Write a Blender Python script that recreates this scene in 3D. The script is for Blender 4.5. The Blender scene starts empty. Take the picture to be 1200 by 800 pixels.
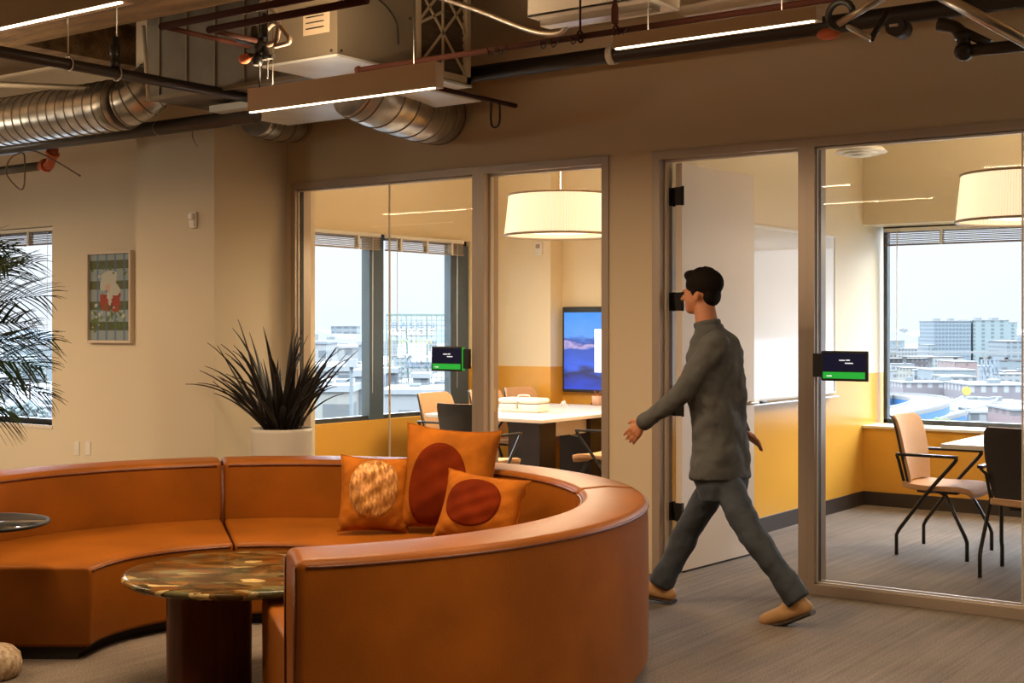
import bpy, bmesh, math, random
from mathutils import Vector, Matrix
R = random.Random(7)
C = bpy.context.scene.collection
sc = bpy.context.scene
PI = math.pi
# ---------------------------------------------------------------- surveying
# x runs along the glass wall, y away into the meeting rooms, z up; the camera stands at x=y=0
FOC, HZ, EYE = 1575.0, 382.0, 1.5
FX, FY, RX, RY = -0.5855, 0.8107, 0.8107, 0.5855
def ray(px):
    d = (px - 600) / FOC
    return FX + RX * d, FY + RY * d
def zat(py, D): return EYE + (HZ - py) * D / FOC
def onv(px, py, v):
    a, b = ray(px); D = v / b
    return Vector((a * D, v, zat(py, D)))
def onu(px, py, u):
    a, b = ray(px); D = u / a
    return Vector((u, b * D, zat(py, D)))
def onz(px, py, z=0.0):
    D = (EYE - z) * FOC / (py - HZ); a, b = ray(px)
    return Vector((a * D, b * D, z))
def onD(px, py, D):
    a, b = ray(px)
    return Vector((a * D, b * D, zat(py, D)))
# ---------------------------------------------------------------- materials
def nodes(m): return m.node_tree.nodes, m.node_tree.links
def mat(name, col, rough=.6, metal=0.0, var=0.0, vscale=8.0, stretch=(1, 1, 1), bump=0.0, bscale=60.0, spec=.5, col2=None, coat=0.0, detail=4):
    m = bpy.data.materials.new(name); m.use_nodes = True
    n, l = nodes(m); b = n['Principled BSDF']
    b.inputs['Base Color'].default_value = (*col, 1); b.inputs['Roughness'].default_value = rough
    b.inputs['Metallic'].default_value = metal; b.inputs['Specular IOR Level'].default_value = spec
    b.inputs['Coat Weight'].default_value = coat
    tc = n.new('ShaderNodeTexCoord'); mp = n.new('ShaderNodeMapping'); mp.inputs['Scale'].default_value = stretch
    l.new(tc.outputs['Object'], mp.inputs['Vector'])
    if var or col2:
        t = n.new('ShaderNodeTexNoise'); t.inputs['Scale'].default_value = vscale; t.inputs['Detail'].default_value = detail
        l.new(mp.outputs['Vector'], t.inputs['Vector'])
        r = n.new('ShaderNodeValToRGB'); c2 = col2 or tuple(max(0, c * (1 - var)) for c in col)
        r.color_ramp.elements[0].position = .35; r.color_ramp.elements[0].color = (*c2, 1)
        r.color_ramp.elements[1].position = .65; r.color_ramp.elements[1].color = (*col, 1)
        l.new(t.outputs['Fac'], r.inputs['Fac']); l.new(r.outputs['Color'], b.inputs['Base Color'])
    if bump:
        t = n.new('ShaderNodeTexNoise'); t.inputs['Scale'].default_value = bscale; t.inputs['Detail'].default_value = 3
        l.new(mp.outputs['Vector'], t.inputs['Vector'])
        bp = n.new('ShaderNodeBump'); bp.inputs['Strength'].default_value = bump; bp.inputs['Distance'].default_value = .01
        l.new(t.outputs['Fac'], bp.inputs['Height']); l.new(bp.outputs['Normal'], b.inputs['Normal'])
    return m
def emit(name, col, s, base=None):
    m = mat(name, base or col, .5); b = m.node_tree.nodes['Principled BSDF']
    b.inputs['Emission Color'].default_value = (*col, 1); b.inputs['Emission Strength'].default_value = s
    return m
def glassmat(name, tint=(1, 1, 1), ior=1.45, gain=1.0):
    m = bpy.data.materials.new(name); m.use_nodes = True; n, l = nodes(m)
    for x in list(n): n.remove(x)
    o = n.new('ShaderNodeOutputMaterial'); mx = n.new('ShaderNodeMixShader'); t = n.new('ShaderNodeBsdfTransparent'); g = n.new('ShaderNodeBsdfGlossy')
    f = n.new('ShaderNodeFresnel'); f.inputs['IOR'].default_value = ior
    mu = n.new('ShaderNodeMath'); mu.operation = 'MULTIPLY'; mu.inputs[1].default_value = gain
    t.inputs['Color'].default_value = (*tint, 1); g.inputs['Roughness'].default_value = 0.0
    gm = n.new('ShaderNodeNewGeometry'); iv = n.new('ShaderNodeMath'); iv.operation = 'SUBTRACT'; iv.inputs[0].default_value = 1; l.new(gm.outputs['Backfacing'], iv.inputs[1])
    mf = n.new('ShaderNodeMath'); mf.operation = 'MULTIPLY'; l.new(f.outputs[0], mf.inputs[0]); l.new(iv.outputs[0], mf.inputs[1])
    l.new(mf.outputs[0], mu.inputs[0]); l.new(mu.outputs[0], mx.inputs[0]); l.new(t.outputs[0], mx.inputs[1]); l.new(g.outputs[0], mx.inputs[2]); l.new(mx.outputs[0], o.inputs[0])
    return m
def two_tone(name, top, low, zsplit, rough_top=.7, rough_low=.35):
    """cream paint above, yellow paint below a painted line at a fixed height"""
    m = mat(name, top, rough_top); n, l = nodes(m); b = n['Principled BSDF']
    g = n.new('ShaderNodeNewGeometry'); s = n.new('ShaderNodeSeparateXYZ'); l.new(g.outputs['Position'], s.inputs[0])
    c = n.new('ShaderNodeMath'); c.operation = 'GREATER_THAN'; c.inputs[1].default_value = zsplit; l.new(s.outputs['Z'], c.inputs[0])
    mx = n.new('ShaderNodeMix'); mx.data_type = 'RGBA'; mx.inputs['A'].default_value = (*low, 1); mx.inputs['B'].default_value = (*top, 1)
    l.new(c.outputs[0], mx.inputs['Factor']); l.new(mx.outputs['Result'], b.inputs['Base Color'])
    mr = n.new('ShaderNodeMapRange'); mr.inputs['To Min'].default_value = rough_low; mr.inputs['To Max'].default_value = rough_top
    l.new(c.outputs[0], mr.inputs['Value']); l.new(mr.outputs[0], b.inputs['Roughness'])
    return m
CREAM = (.64, .535, .375)
M = {}
M['cream'] = mat('cream wall paint', CREAM, .75, bump=.05, bscale=120)
M['white_paint'] = mat('off white wall paint', (.68, .60, .46), .7, bump=.05, bscale=120)
M['yellow'] = mat('yellow wall paint', (.78, .42, .07), .35)
M['room'] = two_tone('cream and yellow wall paint', (.72, .61, .42), (.66, .335, .048), 1.10, .35, .25)
M['ceil'] = mat('brown stained concrete ceiling', (.20, .135, .075), .9, var=.5, vscale=1.4, bump=.5, bscale=9)
M['beam'] = mat('rough fireproofed beam', (.30, .19, .09), .9, var=.55, vscale=2.2, stretch=(1, 4, 4), bump=.9, bscale=14)
M['room_ceil'] = mat('room ceiling paint', (.62, .52, .38), .8)
M['taupe'] = mat('taupe anodised aluminium', (.40, .325, .265), .38, metal=.35)
M['jamb_light'] = mat('pale satin jamb', (.62, .54, .45), .35, metal=.2)
M['gasket'] = mat('black gasket', (.02, .018, .016), .6)
M['glass'] = glassmat('clear partition glass', (.99, .995, .99), 1.4, .6)
M['pane'] = glassmat('clear window pane', (.985, .995, .995), 1.4, .8)
M['win_dark'] = mat('dark bronze window frame', (.055, .065, .075), .4, metal=.4)
M['win_grey'] = mat('grey window post', (.065, .095, .125), .5)
M['baseboard'] = mat('dark rubber base', (.035, .026, .022), .45)
M['black'] = mat('black plastic', (.015, .015, .016), .45)
M['black_metal'] = mat('black powder coated steel', (.018, .017, .016), .38, metal=.3)
M['chrome'] = mat('polished chrome', (.75, .75, .76), .16, metal=1)
M['steel'] = mat('brushed steel', (.5, .47, .42), .3, metal=1)
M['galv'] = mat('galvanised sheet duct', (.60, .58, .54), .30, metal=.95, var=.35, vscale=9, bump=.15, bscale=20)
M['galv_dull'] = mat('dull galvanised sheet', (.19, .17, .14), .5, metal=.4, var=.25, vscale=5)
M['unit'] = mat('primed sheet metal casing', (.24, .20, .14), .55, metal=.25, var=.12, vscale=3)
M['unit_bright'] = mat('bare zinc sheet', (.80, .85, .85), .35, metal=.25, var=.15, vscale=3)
M['pipe_grey'] = mat('grey steel pipe', (.12, .115, .11), .4, metal=.6)
M['black_pipe'] = mat('black iron pipe', (.030, .022, .018), .45, metal=.3)
M['red_pipe'] = mat('red oxide sprinkler pipe', (.040, .012, .007), .75, spec=.1)
M['orange'] = mat('orange red valve', (.55, .12, .04), .5)
M['white_metal'] = mat('white enamelled metal', (.72, .68, .60), .4)
M['fix_body'] = mat('bronze lacquered luminaire body', (.58, .45, .30), .5, metal=.1)
M['strip'] = emit('lit diffuser', (1.0, .78, .50), 9.0)
M['card'] = mat('card frame', (.45, .36, .24), .8)
M['filter'] = mat('dirty filter pleats', (.085, .055, .03), .9)
M['yellow_tag'] = mat('yellow tag', (.55, .36, .06), .6)
M['label_paper'] = mat('label paper', (.55, .45, .32), .7)
M['leather'] = mat('cognac leather', (.29, .087, .008), .40, var=.30, vscale=2.2, bump=.12, bscale=110, spec=.16)
M['leather_seam'] = mat('leather piping', (.10, .022, .004), .4)
M['plinth'] = mat('dark plinth', (.02, .013, .01), .7)
M['velvet'] = mat('rust orange velvet', (.42, .125, .008), .85, var=.35, vscale=7, bump=.5, bscale=18, spec=.15)
M['velvet_dark'] = mat('brick red velvet', (.17, .020, .002), .9, var=.35, vscale=6, spec=.08)
M['gold_patch'] = mat('crushed gold fabric', (.60, .28, .07), .45, metal=.25, col2=(.25, .09, .015), vscale=75, stretch=(1, 1, .35), bump=1.0, bscale=35)
M['pot'] = mat('matt white planter', (.66, .62, .56), .55)
M['soil'] = mat('bark mulch', (.07, .03, .015), .9, var=.6, vscale=60, bump=.9, bscale=70)
M['blade'] = mat('dark flax leaf', (.014, .009, .008), .42, var=.4, vscale=4)
M['palm'] = mat('palm leaf green', (.020, .045, .016), .45, var=.4, vscale=5)
M['wood_dark'] = mat('dark walnut', (.022, .010, .007), .45, var=.4, vscale=3, stretch=(6, 6, .5))
M['wood_red'] = mat('reddish mahogany', (.16, .045, .016), .35, var=.45, vscale=4, stretch=(8, 8, .6), coat=.2)
M['white_top'] = mat('white laminate', (.80, .77, .72), .35)
M['tan_fabric'] = mat('tan seat fabric', (.62, .36, .19), .8, var=.06, vscale=40, bump=.1, bscale=200)
M['dark_shell'] = mat('charcoal moulded shell', (.035, .032, .03), .45)
M['white_plastic'] = mat('white plastic', (.74, .71, .66), .4)
M['white_board'] = mat('glossy whiteboard', (.86, .87, .90), .06, spec=1.0, coat=.6)
M['door'] = mat('pale door laminate', (.80, .70, .60), .42, spec=.6)
M['terrazzo'] = mat('speckled terrazzo', (.62, .50, .36), .6, col2=(.30, .20, .11), vscale=40)
M['mirror'] = mat('polished grey table top', (.25, .27, .29), .06, metal=.9)
M['skin'] = mat('warm skin', (.42, .17, .08), .55)
M['hair'] = mat('black hair', (.008, .005, .004), .75, spec=.1, bump=.5, bscale=120)
M['shirt'] = mat('charcoal shirt cloth', (.075, .077, .076), .85, var=.2, vscale=9, bump=.4, bscale=14)
M['jeans'] = mat('slate denim', (.042, .053, .070), .85, var=.3, vscale=9, bump=.4, bscale=16)
M['shoe'] = mat('tan suede', (.42, .24, .10), .7)
M['sole'] = mat('dark sole', (.03, .02, .015), .7)
def carpet():
    m = mat('brown linear carpet', (.2, .15, .11), .95); n, l = nodes(m); b = n['Principled BSDF']
    tc = n.new('ShaderNodeTexCoord')
    def noise(scale, st):
        mp = n.new('ShaderNodeMapping'); mp.inputs['Scale'].default_value = st; l.new(tc.outputs['Object'], mp.inputs['Vector'])
        t = n.new('ShaderNodeTexNoise'); t.inputs['Scale'].default_value = scale; t.inputs['Detail'].default_value = 4; l.new(mp.outputs['Vector'], t.inputs['Vector']); return t.outputs['Fac']
    a = noise(40, (1, .02, 1)); f = noise(150, (1, .8, 1)); g = noise(3, (1, .5, 1))
    ad = n.new('ShaderNodeMath'); ad.operation = 'ADD'; l.new(f, ad.inputs[1]); a2 = n.new('ShaderNodeMath'); a2.operation = 'MULTIPLY'; a2.inputs[1].default_value = .40; l.new(a, a2.inputs[0]); l.new(a2.outputs[0], ad.inputs[0])
    ae = n.new('ShaderNodeMath'); ae.operation = 'MULTIPLY_ADD'; l.new(g, ae.inputs[0]); ae.inputs[1].default_value = .35; l.new(ad.outputs[0], ae.inputs[2])
    mr = n.new('ShaderNodeMapRange'); mr.inputs['From Min'].default_value = .62; mr.inputs['From Max'].default_value = 1.12; l.new(ae.outputs[0], mr.inputs['Value'])
    r = n.new('ShaderNodeValToRGB'); r.color_ramp.elements[0].color = (.075, .061, .050, 1); r.color_ramp.elements[1].color = (.285, .228, .178, 1)
    l.new(mr.outputs[0], r.inputs['Fac']); l.new(r.outputs['Color'], b.inputs['Base Color'])
    bp = n.new('ShaderNodeBump'); bp.inputs['Strength'].default_value = .6; bp.inputs['Distance'].default_value = .006; l.new(f, bp.inputs['Height']); l.new(bp.outputs['Normal'], b.inputs['Normal'])
    return m
M['carpet'] = carpet()
def marble():
    m = mat('petrified wood stone', (.2, .1, .03), .12, spec=.12); n, l = nodes(m); b = n['Principled BSDF']
    tc = n.new('ShaderNodeTexCoord'); v = n.new('ShaderNodeTexVoronoi'); v.inputs['Scale'].default_value = 12; v.inputs['Randomness'].default_value = 1
    mp = n.new('ShaderNodeMapping'); mp.inputs['Scale'].default_value = (1, 1.8, 1); l.new(tc.outputs['Object'], mp.inputs['Vector'])
    nz = n.new('ShaderNodeTexNoise'); nz.inputs['Scale'].default_value = 6; nz.inputs['Detail'].default_value = 8; l.new(mp.outputs['Vector'], nz.inputs['Vector'])
    mx = n.new('ShaderNodeMix'); mx.data_type = 'RGBA'; mx.inputs['Factor'].default_value = .13; l.new(mp.outputs['Vector'], mx.inputs['A']); l.new(nz.outputs['Color'], mx.inputs['B'])
    l.new(mx.outputs['Result'], v.inputs['Vector'])
    s = n.new('ShaderNodeSeparateColor'); l.new(v.outputs['Color'], s.inputs[0])
    r = n.new('ShaderNodeValToRGB'); e = r.color_ramp.elements
    e[0].color = (.035, .030, .010, 1); e[0].position = 0
    e[1].color = (.55, .40, .17, 1); e[1].position = 1
    for p, c in ((.3, (.16, .06, .012)), (.5, (.05, .06, .03)), (.68, (.22, .10, .02)), (.85, (.12, .11, .05))):
        k = e.new(p); k.color = (*c, 1)
    l.new(s.outputs[0], r.inputs['Fac'])
    w = n.new('ShaderNodeMix'); w.data_type = 'RGBA'; w.blend_type = 'MULTIPLY'; w.inputs['Factor'].default_value = .8
    rr = n.new('ShaderNodeValToRGB'); rr.color_ramp.elements[0].position = .38; rr.color_ramp.elements[0].color = (.35, .3, .25, 1); rr.color_ramp.elements[1].position = .55
    l.new(nz.outputs['Fac'], rr.inputs['Fac']); l.new(r.outputs['Color'], w.inputs['A']); l.new(rr.outputs['Color'], w.inputs['B']); l.new(w.outputs['Result'], b.inputs['Base Color'])
    return m
M['marble'] = marble()
# ---------------------------------------------------------------- mesh building
class MB:
    def __init__(s): s.bm = bmesh.new(); s.mi = 0
    def _tag(s, faces):
        for f in faces: f.material_index = s.mi
    def poly(s, pts, faces, smooth=False):
        vs = [s.bm.verts.new(p) for p in pts]; out = []
        for f in faces:
            try: q = s.bm.faces.new([vs[i] for i in f]); q.smooth = smooth; q.material_index = s.mi; out.append(q)
            except ValueError: pass
        return vs
    def box(s, a, b, mx=None):
        (x0, y0, z0), (x1, y1, z1) = a, b
        x0, x1 = sorted((x0, x1)); y0, y1 = sorted((y0, y1)); z0, z1 = sorted((z0, z1))
        p = [Vector(q) for q in ((x0, y0, z0), (x1, y0, z0), (x1, y1, z0), (x0, y1, z0), (x0, y0, z1), (x1, y0, z1), (x1, y1, z1), (x0, y1, z1))]
        if mx is not None: p = [mx @ q for q in p]
        s.poly(p, [(0, 3, 2, 1), (4, 5, 6, 7), (0, 1, 5, 4), (1, 2, 6, 5), (2, 3, 7, 6), (3, 0, 4, 7)]); return s
    def prism(s, pts, z0, z1, mx=None):
        """pts: xy outline, counter-clockwise"""
        n = len(pts); p = [Vector((x, y, z0)) for x, y in pts] + [Vector((x, y, z1)) for x, y in pts]
        if mx is not None: p = [mx @ q for q in p]
        s.poly(p, [tuple(range(n - 1, -1, -1)), tuple(range(n, 2 * n))] + [(i, (i + 1) % n, n + (i + 1) % n, n + i) for i in range(n)]); return s
    def tube(s, path, r, n=10, caps=True, smooth=True, sq=None):
        path = [Vector(p) for p in path]; rs = r if isinstance(r, (list, tuple)) else [r] * len(path)
        rings = []; up = None
        for i, p in enumerate(path):
            t = (path[min(i + 1, len(path) - 1)] - path[max(i - 1, 0)]).normalized()
            if up is None:
                up = Vector((0, 0, 1)) if abs(t.z) < .9 else Vector((1, 0, 0))
            a = t.cross(up).normalized(); b = a.cross(t).normalized(); up = b
            k = sq or (1, 1)
            rings.append([s.bm.verts.new(p + (a * math.cos(2 * PI * j / n) * k[0] + b * math.sin(2 * PI * j / n) * k[1]) * rs[i]) for j in range(n)])
        fs = []
        for i in range(len(rings) - 1):
            for j in range(n):
                f = s.bm.faces.new((rings[i][j], rings[i][(j + 1) % n], rings[i + 1][(j + 1) % n], rings[i + 1][j])); f.smooth = smooth; fs.append(f)
        if caps:
            fs.append(s.bm.faces.new(rings[0][::-1])); fs.append(s.bm.faces.new(rings[-1]))
        s._tag(fs); return s
    def lathe(s, prof, c=(0, 0, 0), n=32, smooth=True, mx=None):
        """prof: (r,z) from bottom to top"""
        c = Vector(c); rings = []
        for r, z in prof:
            if r < 1e-6: q = c + Vector((0, 0, z)); rings.append([s.bm.verts.new(mx @ q if mx else q)])
            else:
                rings.append([])
                for j in range(n):
                    q = c + Vector((r * math.cos(2 * PI * j / n), r * math.sin(2 * PI * j / n), z)); rings[-1].append(s.bm.verts.new(mx @ q if mx else q))
        fs = []
        for a, b in zip(rings, rings[1:]):
            for j in range(n):
                k = (j + 1) % n
                if len(a) == 1 and len(b) == 1: continue
                if len(a) == 1: f = (a[0], b[k], b[j])
                elif len(b) == 1: f = (a[j], a[k], b[0])
                else: f = (a[j], a[k], b[k], b[j])
                f = s.bm.faces.new(f); f.smooth = smooth; fs.append(f)
        if len(rings[0]) > 1: fs.append(s.bm.faces.new(rings[0][::-1]))
        if len(rings[-1]) > 1: fs.append(s.bm.faces.new(rings[-1]))
        s._tag(fs); return s
    def ball(s, c, r, mx=None, sub=2):
        m = Matrix.Translation(Vector(c)) @ (mx or Matrix.Identity(4)) @ Matrix.Diagonal((*(r if isinstance(r, (tuple, list)) else (r, r, r)), 1))
        g = bmesh.ops.create_icosphere(s.bm, subdivisions=sub, radius=1, matrix=m)
        for v in g['verts']:
            for f in v.link_faces: f.smooth = True; f.material_index = s.mi
        return s
    def cone(s, a, b, ra, rb, n=14, k=5):
        """tapered limb with rounded ends"""
        a, b = Vector(a), Vector(b)
        s.tube([a.lerp(b, i / k) for i in range(k + 1)], [ra + (rb - ra) * i / k for i in range(k + 1)], n)
        s.ball(a, ra * .995); s.ball(b, rb * .995); return s
    def build(s, name, m, parent=None, bevel=0, seg=2, ang=40, origin=None, sub=0):
        me = bpy.data.meshes.new(name)
        bmesh.ops.recalc_face_normals(s.bm, faces=s.bm.faces)
        if origin is not None: bmesh.ops.translate(s.bm, vec=-Vector(origin), verts=s.bm.verts)
        s.bm.to_mesh(me); s.bm.free()
        for x in (m if isinstance(m, (list, tuple)) else [m]): me.materials.append(M[x] if isinstance(x, str) else x)
        o = bpy.data.objects.new(name, me); C.objects.link(o)
        if origin is not None: o.location = origin
        if parent is not None: o.parent = parent
        if bevel:
            b = o.modifiers.new('edge', 'BEVEL'); b.width = bevel; b.segments = seg; b.limit_method = 'ANGLE'; b.angle_limit = math.radians(ang); b.harden_normals = False
            if seg > 1: 
                for p in me.polygons: p.use_smooth = True
                w = o.modifiers.new('wn', 'WEIGHTED_NORMAL'); w.keep_sharp = True
        if sub:
            q = o.modifiers.new('sub', 'SUBSURF'); q.levels = sub; q.render_levels = sub
        return o
def tag(o, label=None, cat=None, group=None, kind=None):
    if label: o['label'] = label
    if cat: o['category'] = cat
    if group: o['group'] = group
    if kind: o['kind'] = kind
    return o
def thing(name, label, cat, loc=(0, 0, 0), rz=0, group=None):
    o = bpy.data.objects.new(name, None); C.objects.link(o); o.location = loc; o.rotation_euler = (0, 0, rz)
    return tag(o, label, cat, group)
def struct(name, loc=(0, 0, 0)):
    o = bpy.data.objects.new(name, None); C.objects.link(o); o.location = loc; o['kind'] = 'structure'; return o
def S(o): o['kind'] = 'structure'; return o
def copy_tree(o, parent=None):
    c = o.copy(); C.objects.link(c); c.parent = parent
    for ch in [x for x in C.objects if x.parent == o]: copy_tree(ch, c)
    return c
def B(name, m, a, b, parent=None, bevel=0, seg=1):
    return MB().box(a, b).build(name, m, parent, bevel, seg)
def arcpath(pts, k=8):
    """smooth Catmull-Rom curve through pts"""
    P = [Vector(p) for p in pts]; P = [P[0] * 2 - P[1]] + P + [P[-1] * 2 - P[-2]]; out = []
    for i in range(1, len(P) - 2):
        for j in range(k):
            t = j / k; a, b, c, d = P[i - 1:i + 3]
            out.append(.5 * ((2 * b) + (c - a) * t + (2 * a - 5 * b + 4 * c - d) * t * t + (3 * b - a - 3 * c + d) * t ** 3))
    return out + [P[-2]]
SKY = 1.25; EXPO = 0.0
# ================================================================ SHELL
V0 = 7.10                      # lounge face of the glass wall
H = 3.75                       # slab
S(MB().prism([(-19, -8), (4.2, -8), (4.2, 11.5), (-8.5, 11.5), (-8.5, 7.4), (-19, 7.4)], -.3, 0).build('floor', 'carpet'))
S(MB().prism([(-19, -8), (4.2, -8), (4.2, 11.5), (-8.5, 11.5), (-8.5, 7.4), (-19, 7.4)], H, H + .3).build('ceiling', 'ceil'))
U = lambda px: onv(px, 0, V0).x
uL, uM0, uM1, uD1 = U(342), U(553), U(567), U(709)
uP0, uP1 = U(714), U(765)
uE0, uE1, uN0, uN1 = U(765), U(785), U(945), U(961)
UEND = 1.2
WT = .14
# header and piers of the glass wall
w = MB()
w.box((-7.19, V0, 2.55), (UEND, V0 + WT, H)); w.box((-7.19, V0, 0), (uL, V0 + WT, 2.55)); w.box((uP0, V0, 0), (uP1, V0 + WT, 2.55))
w.box((-.72, V0, 0), (UEND, V0 + WT, 2.55))
S(w.build('wall_glazed', 'cream'))
# window wall of the lounge, column, side and back walls
WX1 = onv(61, 0, V0).x; WX0 = -12.6; WZ0, WZ1 = .64, 2.37
w = MB()
w.box((-19, V0, 0), (WX0, V0 + .3, H)); w.box((WX0, V0, 0), (WX1, V0 + .3, WZ0)); w.box((WX0, V0, WZ1), (WX1, V0 + .3, H)); w.box((WX1, V0, 0), (-8.02, V0 + .3, H))
S(w.build('wall_front', 'white_paint'))
S(B('wall_column', 'white_paint', (-8.035, 6.40, 0), (-7.19, V0 + .3, H)))
S(B('wall_left', 'cream', (-19.2, -8, 0), (-19, V0, H)))
S(B('wall_back', 'cream', (-19, -8.2, 0), (4.2, -8, H)))
S(B('wall_right', 'cream', (4.2, -8.2, 0), (4.4, 11.5, H)))
# partition between the two meeting rooms (both faces)
S(B('wall_partition', 'room', (-4.37, V0 + WT, 0), (-4.23, 11.5, 3.3)))
S(B('ceiling_rooms', 'room_ceil', (-8.5, V0 + WT, 3.3), (UEND, 11.5, 3.36)))
S(B('wall_room_end', 'room', (UEND - .1, V0 + WT, 0), (UEND, 11.5, 3.3)))
# first room : outer window wall x=-8.24, end wall y=11.15 with column
XW = -8.24; yA, yB = 7.45, onu(551, 0, XW).y
w = MB(); w.box((XW - .25, V0 + .3, 0), (XW, 11.5, .64)); w.box((XW - .25, V0 + .3, 2.35), (XW, 11.5, 3.3))
w.box((XW - .25, V0 + .1, .64), (XW, yA, 2.35)); w.box((XW - .25, yB, .64), (XW, 11.5, 2.35))
S(w.build('wall_room_window', 'room'))
S(MB().box((XW, 10.95, 0), (-7.44, 11.3, 3.3)).build('wall_room_column', 'room'))
S(MB().box((-7.44, 11.16, 0), (-4.37, 11.45, 3.3)).build('wall_screen', 'room'))
# second room : far wall with deep window recess
w = MB(); X0, X1 = -4.19, .9
w.box((-4.23, 10.9, 0), (UEND, 11.5, .645)); w.box((-4.23, 10.9, 2.35), (UEND, 11.5, 3.3)); w.box((X1, 10.9, .6), (UEND, 11.5, 2.4))
S(w.build('wall_far', 'room'))
S(B('trim_1', 'white_paint', (-4.23, 10.88, .645), (X1, 11.22, .665)))
# baseboards
S(B('baseboard_partition', 'baseboard', (-4.23, V0 + WT, 0), (-4.215, 10.9, .115)))
S(B('baseboard_far', 'baseboard', (-4.23, 10.885, 0), (UEND, 10.9, .115)))
S(B('baseboard_room', 'baseboard', (XW, 10.935, 0), (-7.425, 10.95, .115)))
S(B('baseboard_screen', 'baseboard', (-7.44, 11.145, 0), (-4.37, 11.16, .115)))
S(B('baseboard_window', 'baseboard', (XW, V0 + WT, 0), (XW + .015, 10.95, .115)))
# concrete beams overhead (one continuous slab soffit piece each)
for i, (a, b) in enumerate([((-19, 4.35, 3.3), (4.2, 5.15, H)), ((-19, .2, 3.3), (4.2, .9, H))]):
    S(B('ceiling_beam_%d' % (i + 1), 'beam', a, b))
S(B('ceiling_joist_1', 'beam', (-8.6, -8, 3.45), (-8.2, 7.1, H)))
# ---------------- glazed frames
def frame_set(n, parts):
    r = struct('window_%d' % n)
    for nm, m, a, b in parts: B(nm, m, a, b, r, .002)
    return r
y0, y1 = V0 - .012, V0 + WT + .012
gy = V0 + .05
def sidelight(n, ua, ub, joint):
    r = struct('window_%d' % n)
    f = MB(); t = .045
    f.box((ua, y0, 2.505), (ub, y1, 2.555)); f.box((ua, y0, 0), (ub, y1, .055)); f.box((ua, y0, .055), (ua + t, y1, 2.505)); f.box((ub - t, y0, .055), (ub, y1, 2.505))
    f.build('frame', 'taupe', r)
    g = MB(); a, b = ua + t, ub - t
    for x in (a, b - .006): g.box((x, gy - .012, .055), (x + .006, gy + .022, 2.505))
    g.box((a, gy - .012, 2.497), (b, gy + .022, 2.505)); g.box((a, gy - .006, .055), (b, gy + .016, .060))
    g.build('gasket', 'gasket', r)
    h = MB(); h.box((a, gy - .035, .055), (b, gy - .022, .066)); h.box((a, gy + .03, .055), (b, gy + .043, .066))
    h.box((a, gy - .035, .055), (a + .008, gy - .022, 2.5)); h.box((b - .008, gy - .035, .055), (b, gy - .022, 2.5)); h.box((a, gy - .035, 2.489), (b, gy - .022, 2.5))
    h.build('glazing_bead', 'jamb_light', r)
    xs = [a] + joint + [b]
    for p, q in zip(xs, xs[1:]):
        B('pane', 'glass', (p + .002, gy, .06), (q - .002, gy + .01, 2.5), r)
    for j in joint: B('glass_joint', 'jamb_light', (j - .004, gy - .001, .06), (j + .004, gy + .011, 2.5), r)
    return r
sidelight(1, uL, uM0 + .055, [U(450.5)])
sidelight(2, uN1 - .075, -.72, [U(1195)])
def door_frame(n, ua, ub):
    r = struct('door_%d' % n); f = MB(); t = .05
    f.box((ua, y0, 2.505), (ub, y1, 2.555)); f.box((ua, y0, 0), (ua + t, y1, 2.505)); f.box((ub - t, y0, 0), (ub, y1, 2.505))
    f.build('frame', 'taupe', r)
    g = MB()
    for x, s in ((ua + t, 1), (ub - t, -1)): g.box((x, V0 + .05, 0), (x + s * .014, V0 + .085, 2.505))
    g.box((ua + t, V0 + .05, 2.491), (ub - t, V0 + .085, 2.505)); g.build('stop', 'jamb_light', r, .002)
    return r
d1 = door_frame(1, uM0 + .056, uP0)
d2 = door_frame(2, uP1, uN1 - .076)
B('strike_plate', 'steel', (uM0 + .106, V0 + .088, .93), (uM0 + .110, V0 + .12, 1.08), d1)
# open leaves : hinged inwards
def leaf(root, hx, ang, side, n_h=4):
    L = struct_child = bpy.data.objects.new('leaf', None); C.objects.link(L); L.parent = root
    L.location = (hx, V0 + .115, 0); L.rotation_euler = (0, 0, ang)
    lf = MB().box((0, -.022, .012), (.875, .022, 2.49)).build('leaf_panel', 'door', L, .003)
    MB().box((.04, -.018, .0), (.84, .018, .014)).build('door_seal', 'black', L)
    lv = MB()
    for s in (-1, 1): lv.tube([(.815, s * .022, 1.0), (.815, s * .07, 1.0), (.70, s * .07, 1.0)], .010)
    lv.build('door_handle', 'steel', L)
    for i in range(n_h):
        z = .37 + .64 * i
        k = MB(); k.tube([(-.004, -.030 * side, z - .058), (-.004, -.030 * side, z + .058)], .009); k.box((0, -.024, z - .055), (-.006, .024, z + .055))
        k.build('hinge', 'black_metal', L)
leaf(d2, uE1 - .002, math.radians(86), 1)
leaf(d1, uP0 - .052, math.radians(92), -1)
# black hinge plates let into the jamb of the wooden door
for i in range(4):
    z = .37 + .64 * i
    k = MB(); k.box((uP1 + .050, V0 + .088, z - .055), (uP1 + .053, V0 + .15, z + .055)); k.tube([(uP1 + .060, V0 + .155, z - .058), (uP1 + .060, V0 + .155, z + .058)], .009)
    k.build('hinge_plate', 'black_metal', d2)
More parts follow.
